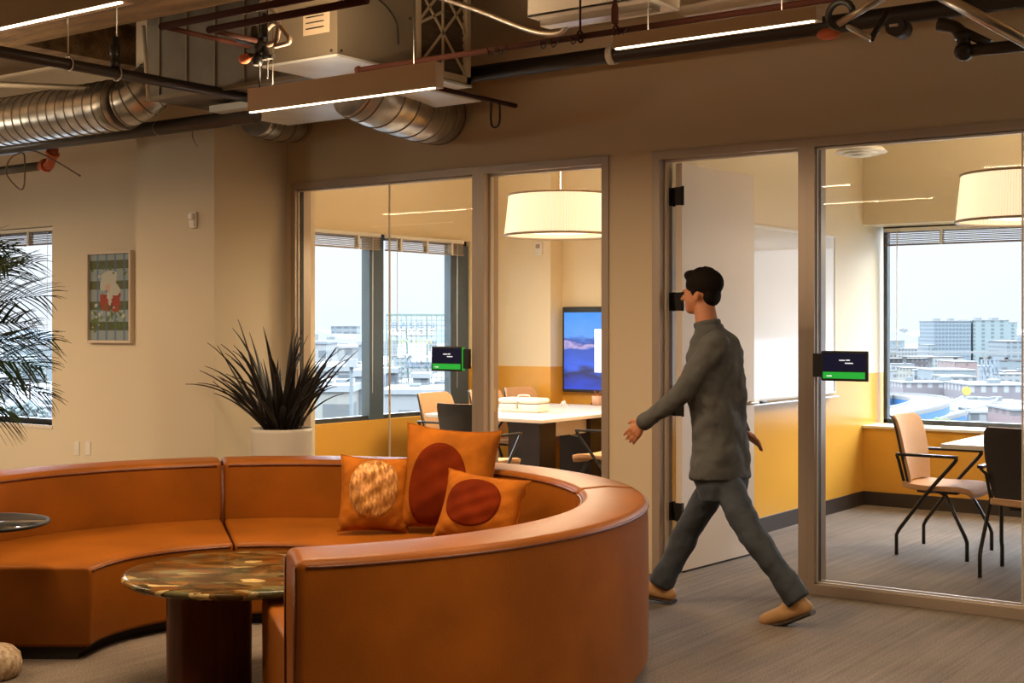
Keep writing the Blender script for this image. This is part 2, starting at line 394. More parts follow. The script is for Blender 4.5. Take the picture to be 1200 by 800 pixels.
# ---------------- outer windows
def outer_window(n, axis, c, a, b, z0, z1, posts, fr=.05, post_w=.05, mt='win_dark'):
    """axis 'x': lies in plane y=c from x=a..b ; axis 'y': plane x=c from y=a..b"""
    r = struct('window_%d' % n)
    def bx(mb, p0, p1, q0, q1, za, zb):
        if axis == 'x': mb.box((p0, c + q0, za), (p1, c + q1, zb))
        else: mb.box((c - q0, p0, za), (c - q1, p1, zb))
    f = MB(); bx(f, a, b, 0, .07, z0, z0 + fr * .8); bx(f, a, b, 0, .07, z1 - fr, z1); bx(f, a, a + fr * .7, 0, .07, z0, z1); bx(f, b - fr, b, 0, .07, z0, z1)
    f.build('window_frame', mt, r, .003)
    xs = [a + fr * .7]
    for p0, p1 in posts:
        k = MB(); bx(k, p0, p1, -.02, .08, z0, z1); k.build('window_post', 'win_grey', r, .003); xs += [p0, p1]
    xs += [b - fr]
    for p, q in zip(xs[::2], xs[1::2]):
        k = MB(); bx(k, p, q, .03, .04, z0 + fr * .8, z1 - fr); k.build('pane', 'pane', r)
    return r
pa, pb = onu(436, 0, XW).y, onu(452.5, 0, XW).y
outer_window(3, 'y', XW - .05, yA, yB, .64, 2.35, [(pa, pb)], mt='win_dark')
pc = onu(530, 0, XW).y
B('window_side_post', 'win_grey', (XW - .10, pc, .68), (XW - .02, yB - .002, 2.30), bpy.data.objects['window_3'])
outer_window(4, 'x', 11.27, X0, X1, .665, 2.35, [(-1.2, -1.12)], mt='win_dark')
outer_window(5, 'x', V0 + .13, WX0, WX1, WZ0, WZ1, [], mt='win_dark')
S(B('trim_2', 'white_metal', (WX0, V0 - .006, WZ0 - .03), (WX1 + .01, V0 + .13, WZ0)))
# ---------------- raised venetian blinds
def blind(label, axis, c, a, b, ztop, group='raised blinds at the window heads', nslat=7, drop=.10, m='blind'):
    r = thing('window_blind', label, 'blind', ((a + b) / 2, c, ztop) if axis == 'x' else (c, (a + b) / 2, ztop), 0 if axis == 'x' else PI / 2, group)
    L = (b - a) / 2
    MB().box((-L, -.022, -.032), (L, .022, 0)).build('headrail', 'white_metal', r, .003)
    s = MB()
    for i in range(nslat):
        z = -.036 - i * (drop / nslat); s.box((-L + .01, -.02, z - .006), (L - .01, .02, z))
    s.box((-L + .005, -.022, -.036 - drop - .014), (L - .005, .022, -.036 - drop)); s.build('slat_stack', m, r)
    n = 3
    for i in range(n):
        x = -L + 2 * L * (i + .5) / n
        MB().box((x - .012, -.026, -.05 - drop), (x + .012, .026, -.02)).build('ladder_clip', 'white_metal', r)
    w_ = MB().tube([(-L + .12, -.03, -.03), (-L + .12, -.035, -1.0)], .004, 6); w_.build('wand', 'white_plastic', r)
    c_ = MB().tube([(L - .12, -.03, -.03), (L - .13, -.035, -1.45)], .0025, 6); c_.build('pull_cord', 'white_plastic', r)
    return r
M['blind'] = mat('dull beige blind slats', (.30, .24, .18), .5)
M['blind_dark'] = mat('brown blind slats', (.16, .12, .10), .5)
blind('beige raised blind on the pane nearest the flax planter', 'y', XW + .035, yA + .03, pa + .06, 2.345)
blind('beige raised blind on the pane with the rooftop letter sign', 'y', XW + .035, pb - .04, pc + .12, 2.345)
blind('long brown raised blind above the city view beside the whiteboard', 'x', 11.22, X0 + .03, -1.2, 2.335, m='blind_dark')
blind('raised blind above the window behind the green palm', 'x', V0 + .085, WX0 + .03, WX1 - .02, WZ1 - .005, m='blind_dark')
# ================================================================ LOUNGE
# ---------------- curved sectional sofa
SC = Vector((-4.51, 4.20, 0))
def cam2uv(x, d): return Vector((RX * x + FX * d, RY * x + FY * d, 0))
base_ang = math.atan2(RY, RX)      # image-right direction in plan
def sweep(mb, prof, a0, a1, n):
    """closed profile (r,z) swept about the sofa centre"""
    rings = []
    for i in range(n + 1):
        a = a0 + (a1 - a0) * i / n
        rings.append([mb.bm.verts.new((r * math.cos(a), r * math.sin(a), z)) for r, z in prof])
    k = len(prof)
    for i in range(n):
        for j in range(k):
            f = mb.bm.faces.new((rings[i][j], rings[i][(j + 1) % k], rings[i + 1][(j + 1) % k], rings[i + 1][j])); f.smooth = True
    mb.bm.faces.new(rings[0][::-1]); mb.bm.faces.new(rings[-1])
def arc(r, z, a0, a1, n=48): return [(r * math.cos(a0 + (a1 - a0) * i / n), r * math.sin(a0 + (a1 - a0) * i / n), z) for i in range(n + 1)]
def sofa_module(label, d0, d1):
    a0, a1 = base_ang + math.radians(d0), base_ang + math.radians(d1)
    t = thing('sofa_section', label, 'sofa', SC, 0, 'curved sofa sections round the stone table')
    ri, rb, ro = .70, 1.50, 1.80
    n = int(abs(d1 - d0) / 1.6); g = .006
    m = MB(); sweep(m, [(ri, .055), (ri - .012, .38), (ri, .42), (rb + .03, .425), (rb + .03, .055)], a0 + g, a1 - g, n)
    m.build('seat', 'leather', t, .028, 4, 38)
    m = MB(); sweep(m, [(rb + .035, .05), (rb + .035, .40), (rb, .46), (rb + .01, .745), (rb + .15, .757), (ro, .745), (ro + .004, .4), (ro, .05)], a0 + g * .6, a1 - g * .6, n)
    m.build('backrest', 'leather', t, .030, 4, 38)
    m = MB(); q = .016
    e0, e1 = a0 + .022, a1 - .022
    for r, z in ((ro + .001, .722), (rb + .007, .722), (ri - .010, .398)):
        m.tube(arc(r, z, e0, e1), .0052, 6)
    for a, s in ((a0 + g * .6, -1), (a1 - g * .6, 1)):
        ca, sa = math.cos(a), math.sin(a)
        off = Vector((-sa, ca, 0)) * s * .002
        for r in (ro - .022, rb + .03):
            m.tube([Vector((r * ca, r * sa, .07)) + off, Vector((r * ca, r * sa, .72)) + off], .0045, 6)
    m.build('piping', 'leather_seam', t)
    m = MB(); sweep(m, [(ri + .06, 0), (ri + .06, .06), (ro - .06, .06), (ro - .06, 0)], a0 + .03, a1 - .03, n); m.build('plinth', 'plinth', t)
    return t
sofa_module('curved cognac leather sofa section whose seat end faces the stone-footed side table', 106, 181)
sofa_module('curved cognac leather sofa section carrying the three rust velvet cushions', 7, 106)
sofa_module('curved cognac leather sofa section seen from its back, arching towards the glass wall', -74, 7)
# ---------------- cushions
def cushion(label, px, py, D, w, h, yaw, lean, roll, oval, th=.15, puff=1.0, patch='velvet_dark', mt='velvet'):
    c = onD(px, py, D)
    o = bpy.data.objects.new('cushion', None); C.objects.link(o); o.location = c
    tag(o, label, 'cushion')
    o.rotation_euler = (Matrix.Rotation(base_ang + math.radians(yaw), 3, 'Z') @ Matrix.Rotation(math.radians(-lean), 3, 'X') @ Matrix.Rotation(math.radians(roll), 3, 'Y')).to_euler()
    N = 48
    def pt(s, t, side, off=0):
        k = 1 - .07 * (1 - t * t) ; kk = 1 - .07 * (1 - s * s)
        x = s * w / 2 * (1 - .09 * (1 - abs(t) ** 2.2)); z = t * h / 2 * (1 - .09 * (1 - abs(s) ** 2.2))
        e = max(0, (1 - abs(s) ** 2.6)) * max(0, (1 - abs(t) ** 2.6))
        y = th / 2 * e ** .55
        wr = (.005 * math.sin(7 * s + 5 * t + px) + .0025 * math.sin(13 * t - 8 * s + px)) * e + .004 * math.sin(22 * (s * t) + px) * max(0, abs(s * t) - .15)
        return Vector((x, -side * (y + wr + off), z))
    m = MB()
    for side in (1, -1):
        vs = [[m.bm.verts.new(pt(-1 + 2 * i / N, -1 + 2 * j / N, side)) for j in range(N + 1)] for i in range(N + 1)]
        for i in range(N):
            for j in range(N):
                f = m.bm.faces.new((vs[i][j], vs[i + 1][j], vs[i + 1][j + 1], vs[i][j + 1])); f.smooth = True
    bmesh.ops.remove_doubles(m.bm, verts=m.bm.verts, dist=.0004)
    m.build('cushion_cover', mt, o)
    ox, oz, rx, rz, rot, = oval
    m = MB(); K = 72; J = 20; rings = []
    for j in range(J + 1):
        rr = j / J; ring = []
        for i in range(K):
            a = 2 * PI * i / K; x, z = rx * rr * math.cos(a), rz * rr * math.sin(a)
            cr, sr = math.cos(math.radians(rot)), math.sin(math.radians(rot))
            s, t = (ox + x * cr - z * sr) / (w / 2), (oz + x * sr + z * cr) / (h / 2)
            s, t = max(-.97, min(.97, s)), max(-.97, min(.97, t))
            ring.append(m.bm.verts.new(pt(s, t, 1, .0062 if j < J else .001)))
            if j == 0: break
        rings.append(ring)
    for i in range(K):
        f = m.bm.faces.new((rings[0][0], rings[1][i], rings[1][(i + 1) % K])); f.smooth = True
        for j in range(1, J):
            f = m.bm.faces.new((rings[j][i], rings[j + 1][i], rings[j + 1][(i + 1) % K], rings[j][(i + 1) % K])); f.smooth = True
    m.build('round_patch', patch, o)
    p = m = MB()
    per = [pt(s, t, 1) for s, t in [(-1 + 2 * i / 30, -1) for i in range(31)] + [(1, -1 + 2 * i / 30) for i in range(1, 31)] + [(1 - 2 * i / 30, 1) for i in range(1, 31)] + [(-1, 1 - 2 * i / 30) for i in range(1, 31)]]
    m.tube(per, .0038, 6); m.build('seam_edge', mt, o)
    return o
cushion('rust velvet cushion with a crinkled gold round patch', 439, 579, 7.0, .37, .40, 12, 14, 4, (-.012, .025, .138, .168, -12), patch='gold_patch')
cushion('largest rust velvet cushion with a tall brick red oval, standing behind two others', 526, 561, 7.02, .50, .55, -4, 12, 5, (-.05, -.05, .165, .245, 0), th=.17)
cushion('small rust velvet cushion with a brick red oval, slumped in front of the largest cushion', 564, 596, 6.60, .44, .35, -20, 22, 6, (-.03, .015, .160, .132, 8))
# ---------------- stone coffee table
tc = cam2uv(-1.11, 5.64)
t = thing('coffee_table', 'round petrified stone coffee table on a dark mahogany slab leg inside the sofa', 'coffee table', tc, base_ang)
MB().lathe([(0, .448), (.495, .448), (.51, .458), (.513, .466), (.506, .476), (.49, .48), (0, .48)], n=72).build('table_top', 'marble', t)
def stadium(L, w, n=8):
    p = []
    for k in range(n + 1): a = -PI / 2 + PI * k / n; p.append((L / 2 + w / 2 * math.cos(a), w / 2 * math.sin(a)))
    for k in range(n + 1): a = PI / 2 + PI * k / n; p.append((-L / 2 + w / 2 * math.cos(a), w / 2 * math.sin(a)))
    return p
m = MB(); m.prism(stadium(.26, .10), 0, .448, Matrix.Translation((-.12, -.17, 0)) @ Matrix.Rotation(math.radians(35), 4, 'Z')); m.build('leg', 'wood_red', t, .006)
m = MB(); m.lathe([(.10, 0), (.10, .012), (.035, .026), (.025, .05), (.025, .448)], (.15, .24, 0), 24); m.build('leg', 'wood_dark', t)
# ---------------- small side table with stone foot
sc_ = cam2uv(-2.26, 5.75)
t = thing('side_table', 'small round mirror-topped side table on a speckled stone foot', 'side table', sc_, base_ang)
MB().lathe([(0, .648), (.262, .648), (.27, .652), (.27, .664), (.262, .664), (.258, .660), (0, .660)], n=64).build('table_top', ['black_metal'], t)
MB().lathe([(0, .6602), (.257, .6602), (.257, .6608), (0, .6608)], n=64).build('mirror_inlay', 'mirror', t)
MB().lathe([(.018, .11), (.018, .648)], (0, 0, 0), 16).build('pole', 'black_metal', t)
MB().lathe([(.115, 0), (.132, .02), (.138, .055), (.13, .095), (.10, .125), (.05, .138), (0, .14)], (.02, 0, 0), 40).build('stone_foot', 'terrazzo', t)
# ---------------- planter with dark flax
pp = cam2uv(-1.53, 8.92)
t = thing('flax_planter', 'dark spiky flax plant in a round white planter behind the sofa', 'potted plant', pp)
MB().lathe([(.165, 0), (.172, .02), (.203, .80), (.205, .825), (.193, .825), (.186, .79), (0, .79)], n=48).build('pot', 'pot', t)
m = MB()
for i in range(90):
    a, r = R.random() * 6.28, .17 * R.random() ** .5; m.ball((r * math.cos(a), r * math.sin(a), .792), (.02, .012, .010), sub=1)
m.lathe([(0, .785), (.186, .785), (.186, .795), (0, .797)], n=24).build('bark_mulch', 'soil', t)
m = MB()
def blade(m, p0, az, L, lean, droop, w):
    d = Vector((math.cos(az), math.sin(az), 0)); side = Vector((-math.sin(az), math.cos(az), 0)); n = 12; pts = []
    p = Vector(p0); ang = lean
    for i in range(n + 1):
        s = i / n; pts.append((p.copy(), ang, w * (1 - s ** 2.2) * (.55 + .9 * min(1, s * 3)) / 1.3 + .0006))
        p = p + (d * math.sin(ang) + Vector((0, 0, math.cos(ang)))) * (L / n); ang += droop * (0.3 + 1.4 * s) / n
    rows = []
    for q, an, ww in pts:
        nr = d * math.cos(an) - Vector((0, 0, math.sin(an)))
        rows.append([m.bm.verts.new(q + side * ww + nr * -ww * .45), m.bm.verts.new(q + nr * ww * .25), m.bm.verts.new(q - side * ww + nr * -ww * .45), m.bm.verts.new(q - nr * (.0035 + ww * .3))])
    for a, b in zip(rows, rows[1:]):
        for j in range(4):
            f = m.bm.faces.new((a[j], a[(j + 1) % 4], b[(j + 1) % 4], b[j])); f.smooth = True
    m.bm.faces.new(rows[-1])
for i in range(82):
    az = R.random() * 2 * PI; k = (i / 82) ** .8
    rr = .015 + .10 * R.random()
    lean = .04 + .85 * k + R.uniform(-.10, .12)
    L = R.uniform(.50, .88) * (1 - .16 * k); rt_ = math.cos(az - base_ang)
    if rt_ > 0: lean *= 1 - .28 * rt_; L *= 1 - .08 * rt_
    blade(m, (rr * math.cos(az), rr * math.sin(az), .79), az + R.uniform(-.5, .5), L, lean, R.uniform(.0, 1.15), R.uniform(.015, .025))
m.build('leaves', 'blade', t)
# ---------------- palm by the outer window
pc_ = onD(-92, 500, 8.3); pc_.z = 0
t = thing('potted_palm', 'green feather palm reaching into view in front of the outer window', 'potted plant', pc_)
MB().lathe([(.16, 0), (.20, .40), (.205, .42), (.19, .42), (.185, .39), (0, .39)], n=40).build('pot', 'pot', t)
MB().tube([(0, 0, .38), (.01, .01, .9), (0, 0, 1.45)], [.045, .04, .05], 10).build('trunk', 'soil', t)
def frond(az, L, lean, droop, z0=1.42, roll=0):
    m = MB(); d = Vector((math.cos(az), math.sin(az), 0)); sd = Vector((-math.sin(az), math.cos(az), 0))
    p = Vector((0, 0, z0)); ang = lean; n = 13; pts = []; roll = R.choice((-1, 1)) * R.uniform(.45, 1.1)
    for i in range(n + 1):
        pts.append((p.copy(), ang)); p = p + (d * math.sin(ang) + Vector((0, 0, math.cos(ang)))) * (L / n); ang += droop / n * (.4 + 1.2 * i / n)
    m.tube([q for q, _ in pts], [.008 * (1 - .8 * i / n) for i in range(n + 1)], 6)
    for i in range(3, n + 1):
        q, an = pts[i]; tdir = d * math.sin(an) + Vector((0, 0, math.cos(an))); s = i / n; nrm_ = d * math.cos(an) - Vector((0, 0, math.sin(an))); sr_ = sd * math.cos(roll) + nrm_ * math.sin(roll)
        ll = .34 * math.sin(PI * (.12 + .80 * s)) ** R.uniform(.85, 1.1) + .05
        for sg in (1, -1):
            for sub in (0, .5):
                a2 = math.radians(R.uniform(42, 66) - 22 * s)
                dirn = (tdir * math.cos(a2) + sr_ * sg * math.sin(a2) + Vector((0, 0, R.uniform(-.2, .05)))).normalized()
                st = q + tdir * sub * L / n; k = 6; w_ = R.uniform(.008, .013); cur = st.copy(); dd = dirn.copy(); prev = None
                wd = dd.cross(Vector((0, 0, 1))).normalized()
                for j in range(k + 1):
                    f_ = j / k; ww = w_ * (1 - f_ ** 2) + .0004
                    row = [m.bm.verts.new(cur + wd * ww), m.bm.verts.new(cur + Vector((0, 0, .002 + ww * .3))), m.bm.verts.new(cur - wd * ww)]
                    if prev:
                        for x in (0, 1):
                            f = m.bm.faces.new((prev[x], prev[x + 1], row[x + 1], row[x])); f.smooth = True
                    prev = row; cur = cur + dd * ll / k; dd = (dd + Vector((0, 0, -.075 * (1 + f_)))).normalized()
    m.build('frond', 'palm', t)
rt = base_ang
for az, L, ln, dr, z_ in ((-.1, .98, .35, 1.2, 1.40), (.3, .95, .62, .9, 1.42), (-.5, .98, .75, .9, 1.45), (.1, .90, .95, .7, 1.40), (-.8, .92, .3, 1.5, 1.4), (.8, .95, .5, 1.1, 1.4), (-.25, .90, 1.15, .6, 1.35), (.45, .88, 1.25, .5, 1.30), (-.1, .86, 1.35, .5, 1.22), (.2, .84, 1.5, .5, 1.15), (-.4, .84, 1.65, .35, 1.12), (0, .95, .15, 1.6, 1.4), (2.0, 1.0, .6, 1.0, 1.4), (2.9, 1.0, .8, .9, 1.4), (3.7, 1.0, .7, 1.0, 1.4), (4.6, 1.0, .6, 1.1, 1.4)):
    frond(rt + az, L * .86, ln, dr, z_)
# ---------------- framed picture
a, b = onv(101, 0, 7.06).x, onv(153, 0, 7.06).x
zt, zb = 2.12, 1.36
t = thing('framed_picture', 'framed gingham picture with red flowers on the wall between window and column', 'picture', ((a + b) / 2, V0, (zt + zb) / 2))
W, Hh = (b - a) / 2, (zt - zb) / 2
m = MB()
for p in (((-W, -.045, -Hh), (-W + .022, 0, Hh)), ((W - .022, -.045, -Hh), (W, 0, Hh)), ((-W + .022, -.045, Hh - .022), (W - .022, 0, Hh)), ((-W + .022, -.045, -Hh), (W - .022, 0, -Hh + .022))): m.box(*p)
m.build('picture_frame', mat('pale maple frame', (.66, .56, .46), .45), t, .002)
g = mat('blue and olive gingham print', (.4, .5, .55), .5); n_, l_ = nodes(g); bb = n_['Principled BSDF']; tcn = n_.new('ShaderNodeTexCoord'); sp = n_.new('ShaderNodeSeparateXYZ'); l_.new(tcn.outputs['Object'], sp.inputs[0])
def band(ax, per, lo, ofs=0):
    q = n_.new('ShaderNodeMath'); q.operation = 'MULTIPLY_ADD'; q.inputs[1].default_value = 1 / per; q.inputs[2].default_value = ofs; l_.new(sp.outputs[ax], q.inputs[0])
    f = n_.new('ShaderNodeMath'); f.operation = 'FRACT'; l_.new(q.outputs[0], f.inputs[0])
    c = n_.new('ShaderNodeMath'); c.operation = 'GREATER_THAN'; c.inputs[1].default_value = lo; l_.new(f.outputs[0], c.inputs[0]); return c.outputs[0]
def mixc(fac, A, Bc, f=1.0):
    x = n_.new('ShaderNodeMix'); x.data_type = 'RGBA'
    if f != 1.0:
        k = n_.new('ShaderNodeMath'); k.operation = 'MULTIPLY'; k.inputs[1].default_value = f; l_.new(fac, k.inputs[0]); fac = k.outputs[0]
    l_.new(fac, x.inputs['Factor'])
    for nm, vv in (('A', A), ('B', Bc)):
        if isinstance(vv, tuple): x.inputs[nm].default_value = (*vv, 1)
        else: l_.new(vv, x.inputs[nm])
    return x.outputs['Result']
c1 = mixc(band('Z', .17, .58, .2), (.27, .34, .38), (.085, .10, .025)); c2 = mixc(band('X', .115, .80, .35), c1, (.07, .14, .33), .75); l_.new(c2, bb.inputs['Base Color'])
art = MB(); art.box((-W + .022, -.016, -Hh + .022), (W - .022, -.010, Hh - .022))
NP = [0]
def petal(x, z, r, mi, k=9, y=-.0165):
    NP[0] += 1; y = y - NP[0] * 2e-5; art.mi = mi; pts = [(x + r * (1 + .25 * math.sin(3 * q + x * 50)) * math.cos(q), y, z + r * (1 + .2 * math.cos(2 * q)) * math.sin(q)) for q in [2 * PI * i / k for i in range(k)]]
    art.poly(pts, [tuple(range(k))])
for x, z, r, mi in ((-.01, .14, .10, 1), (-.09, .10, .055, 1), (.05, .06, .07, 1), (.0, .0, .06, 1), (-.09, -.03, .055, 2), (.08, -.03, .055, 2), (-.07, -.08, .04, 2), (.07, -.09, .045, 2), (-.03, .08, .035, 4)): petal(x, z, r, mi)
for i in range(70):
    z = R.choice([-.1, -.12, -.15, -.2, -.24, .2]) + R.uniform(-.05, .05); petal(R.uniform(-W + .04, W - .04), z, R.uniform(.008, .022), R.choice([3, 3, 1]), 5)
for i in range(26): petal(R.uniform(-.13, .13), R.uniform(-.12, .02), R.uniform(.008, .02), R.choice([2, 2, 5]), 5)
art.build('print', [g, mat('print white', (.52, .53, .50), .6), mat('print red', (.36, .05, .03), .6), mat('print green', (.10, .16, .04), .6), mat('print peach', (.6, .38, .3), .6), mat('print dark red', (.25, .03, .02), .6)], t)
MB().box((-W + .022, -.034, -Hh + .022), (W - .022, -.032, Hh - .022)).build('picture_glass', 'glass', t)
# ---------------- wall plates
for px, lab, kind in ((90.5, 'white duplex socket plate low on the wall, nearer the window', 1), (103.5, 'white blank plate low on the wall beside the socket plate', 0)):
    c = onv(px, 525, V0); t = thing('wall_socket', lab, 'socket', c)
    MB().box((-.035, -.008, -.058), (.035, 0, .058)).build('cover_plate', 'white_plastic', t, .003)
    if kind:
        m = MB()
        for z in (-.024, .024): m.box((-.018, -.0105, z - .017), (.018, -.007, z + .017))
        m.build('receptacle', 'white_metal', t, .003)
c = onv(228, 258, 6.40); t = thing('fire_strobe', 'white fire alarm strobe high on the column', 'alarm', c)
MB().box((-.035, -.022, -.058), (.035, 0, .058)).build('alarm_body', 'white_plastic', t, .005)
MB().box((-.022, -.045, .0), (.022, -.020, .045)).build('strobe_lens', 'white_top', t, .006)
MB().box((-.022, -.026, -.045), (.022, -.020, -.01)).build('sounder_grille', 'taupe', t)
# ---------------- booking tablets
def tablet(label, u0, u1, z0, z1, side):
    cx, cz = (u0 + u1) / 2, (z0 + z1) / 2; yy = V0 - .03
    t = thing('room_booking_tablet', label, 'tablet', (cx, yy, cz)); w_, h_ = (u1 - u0) / 2, (z1 - z0) / 2
    MB().box((-w_, -.012, -h_), (w_, .012, h_)).build('tablet_case', 'black', t, .006, 3)
    m = MB(); m.box((-w_ + .012, -.0135, -h_ + .055), (w_ - .012, -.012, h_ - .014)); m.build('screen', SCR, t)
    m = MB(); m.box((-w_ + .012, -.0137, -h_ + .014), (w_ - .014, -.012, -h_ + .050)); m.build('status_bar', GREEN, t)
    for x0, x1, z in ((-.028, .006, .032), (.012, .034, .033), (.006, .052, .016), (-.10, -.070, -.055)): MB().box((x0, -.0146, z - .003), (x1, -.0137, z + .003)).build('screen_text', WTXT, t)
    sx = side * w_; m = MB(); m.box((sx - side * .005, -.006, -h_ + .02), (sx + side * .052, .020, h_ - .015)); m.build('wall_bracket', 'black', t, .003)
    if side < 0: return
    m = MB(); m.box((sx, -.0125, -h_ + .006), (sx + side * .004, .012, h_ - .006)); m.build('side_light', GREEN, t)
SCR = emit('dark tablet screen', (.02, .02, .06), .3, (.01, .01, .02)); SCR.node_tree.nodes['Principled BSDF'].inputs['Roughness'].default_value = .15
GREEN = emit('green status light', (.01, .38, .035), 1.0, (.01, .1, .01)); WTXT = emit('white screen text', (.8, .85, .9), .8)
tablet('booking tablet with green bar on the sidelight in front of the letter sign view', U(510), U(546), 1.197, 1.363, 1)
tablet('booking tablet with green bar on the sidelight beside the whiteboard room door', U(965.5), U(1020), 1.197, 1.363, -1)
# ================================================================ OVERHEAD
def pipe(name, label, pts, r, m, cat='pipe', group=None, smoothk=0, n=12, fit=None):
    o = bpy.data.objects.new(name, None); C.objects.link(o); tag(o, label, cat, group)
    MB().tube(arcpath(pts, smoothk) if smoothk else pts, r, n).build('pipe_run' if cat == 'pipe' else cat.replace(' ', '_') + '_run', m, o)
    return o
def hanger(par, p, r, m='steel', top=H):
    """strap under a pipe with a rod to the slab"""
    p = Vector(p); k = MB()
    k.tube([p + Vector((math.cos(a) * (r + .004), 0, math.sin(a) * (r + .004))) for a in [2 * PI * i / 14 for i in range(15)]], .005, 6)
    k.tube([p + Vector((0, 0, r)), (p.x, p.y, top)], .005, 6); k.build('hanger', m, par)
def hangerx(par, p, r, m='steel', top=H):
    p = Vector(p); k = MB()
    k.tube([p + Vector((0, math.cos(a) * (r + .004), math.sin(a) * (r + .004))) for a in [2 * PI * i / 14 for i in range(15)]], .005, 6)
    k.tube([p + Vector((0, 0, r)), (p.x, p.y, top)], .005, 6); k.build('hanger', m, par)
M['cable'] = mat('grey braided cable', (.20, .15, .11), .5)
# suspended linear luminaires
def luminaire(label, u0, u1, v, z, h=.12, w=.06, pw=1.0, up=1.0, spread=180):
    t = thing('linear_luminaire', label, 'ceiling light', ((u0 + u1) / 2, v, z), 0, 'suspended linear luminaires of the lounge')
    L = (u1 - u0) / 2
    MB().box((-L, -w / 2, 0.004), (L, w / 2, h)).build('housing', 'fix_body', t, .002)
    MB().box((-L + .012, -w / 2 + .004, -.001), (L - .012, -w / 2 + .017, .005)).build('diffuser', 'strip', t)
    zt_ = 3.30 if (4.35 < v < 5.15 or .2 < v < .9) else H
    for x in (-L + .15, L - .15): MB().tube([(x, 0, h), (x, 0, zt_ - z)], .0015, 5).build('suspension_wire', 'black_metal', t)
    ld = bpy.data.lights.new('luminaire_lamp', 'AREA'); ld.shape = 'RECTANGLE'; ld.size = 2 * L - .05; ld.size_y = w; ld.energy = E_LUM * pw * (2 * L) / 1.22; ld.color = WARM
    lo = bpy.data.objects.new('luminaire_lamp', ld); C.objects.link(lo); lo.parent = t; lo.location = (0, 0, -.012)
    ld2 = bpy.data.lights.new('luminaire_uplight', 'AREA'); ld2.shape = 'RECTANGLE'; ld2.size = 2 * L - .05; ld2.size_y = w; ld2.energy = ld.energy * UPK * up; ld.spread = math.radians(spread); ld2.color = WARM
    lo = bpy.data.objects.new('luminaire_uplight', ld2); C.objects.link(lo); lo.parent = t; lo.location = (0, 0, h + .01); lo.rotation_euler = (PI, 0, 0)
E_LUM = 30; WARM = (1.0, .71, .43); UPK = .38
vL = 4.70
luminaire('suspended bronze linear light crossing below the large round duct', onv(295, 0, vL).x, onv(515, 0, vL).x, vL, 2.565, pw=2.0)
luminaire('suspended linear light just below the red pipe above the glazed doors', onv(722, 0, vL).x, onv(960, 0, vL).x, vL, 2.625, h=.055)
luminaire('suspended linear light hanging nearest the upper corner of the ceiling', -5.3, onv(150, 0, 2.95).x, 2.95, 2.60)
for x, v, p_, up_, sp_ in ((-8.3, 4.2, .9, 2.8, 180), (-10.4, 4.7, 1.7, 2.8, 180), (-12.6, 4.7, 1.6, 2.8, 180), (-1.9, 2.95, .7, 2, 95), (-7.4, 2.95, 1.7, 1.5, 160), (-9.6, 2.95, 2, 1.5, 160), (-.2, 4.7, 1.3, 1, 150), (-6.8, 1.3, 1.4, 1.5, 150)):
    luminaire('suspended bronze linear light outside the picture over the lounge', x - .61, x + .61, v, 2.62, pw=p_, up=up_, spread=sp_)
def globe(loc, s):  # unseen glowing ball, added to brighten the lounge walls and the header
    t = thing('fill_globe', 'fill light globe added out of view to light the lounge walls', 'pendant lamp', loc, 0, 'fill light globe set added over the lounge')
    MB().ball((0, 0, 0), .19, None, 3).build('fill_globe_ball', emit('fill light globe', (1.0, .86, .66), s, (.7, .6, .5)), t)
    MB().tube([(0, 0, .18), (0, 0, H - loc[2])], .004, 6).build('cord', 'black', t)
for q_, s_ in (((-11.0, 3.9, 2.25), 26), ((-8.6, 2.5, 2.45), 24), ((.9, 4.6, 2.5), 12)): globe(q_, s_)
# round spiral ducts
def rib_duct(name, label, pts, r, nrib, m='galv', cap=True, k=10):
    o = bpy.data.objects.new(name, None); C.objects.link(o); tag(o, label, 'duct')
    path = arcpath(pts, k); MB().tube(path, r, 36).build('duct_sheet', m, o)
    b = MB(); tot = len(path) - 1
    for i in range(nrib):
        f = (i + .5) / nrib * tot; j = min(int(f), tot - 1); p = path[j].lerp(path[j + 1], f - j); t = (path[j + 1] - path[j]).normalized()
        b.tube([p - t * .006, p, p + t * .006], [r, r + .006, r], 36, caps=False)
    b.build('seam_rib', 'galv_dull', o); return o
d0 = onv(-60, 150, 5.6); d1_ = onv(155, 115, 5.6)
rib_duct('spiral_duct', 'long horizontal spiral duct above the palm', [(-12.5, 5.6, 2.94), (-10, 5.6, 2.94), (-8.6, 5.6, 2.94), (onv(148, 0, 5.6).x, 5.6, 2.94)], .165, 46)
e = onv(148, 0, 5.6).x
rib_duct('duct_elbow', 'crinkled flexible elbow joining spiral duct and flat duct', [(e - .02, 5.6, 2.94), (e + .06, 5.62, 2.96), (e + .14, 5.66, 3.02), (e + .20, 5.72, 3.10)], .15, 5)
bigD = cam = None
P1, P2, P3 = onv(445, 112, 6.1), onv(487, 128, 6.6), onv(517, 135, 7.09)
rib_duct('round_duct', 'large round duct running from the air unit into the wall', [onv(415, 98, 5.9), P1, P2, P3], .20, 8)
q = onv(350, 146, 7.09)
rib_duct('small_round_duct', 'smaller round duct entering the wall beside the column', [onv(300, 138, 6.5), onv(322, 144, 6.75), q], .125, 4)
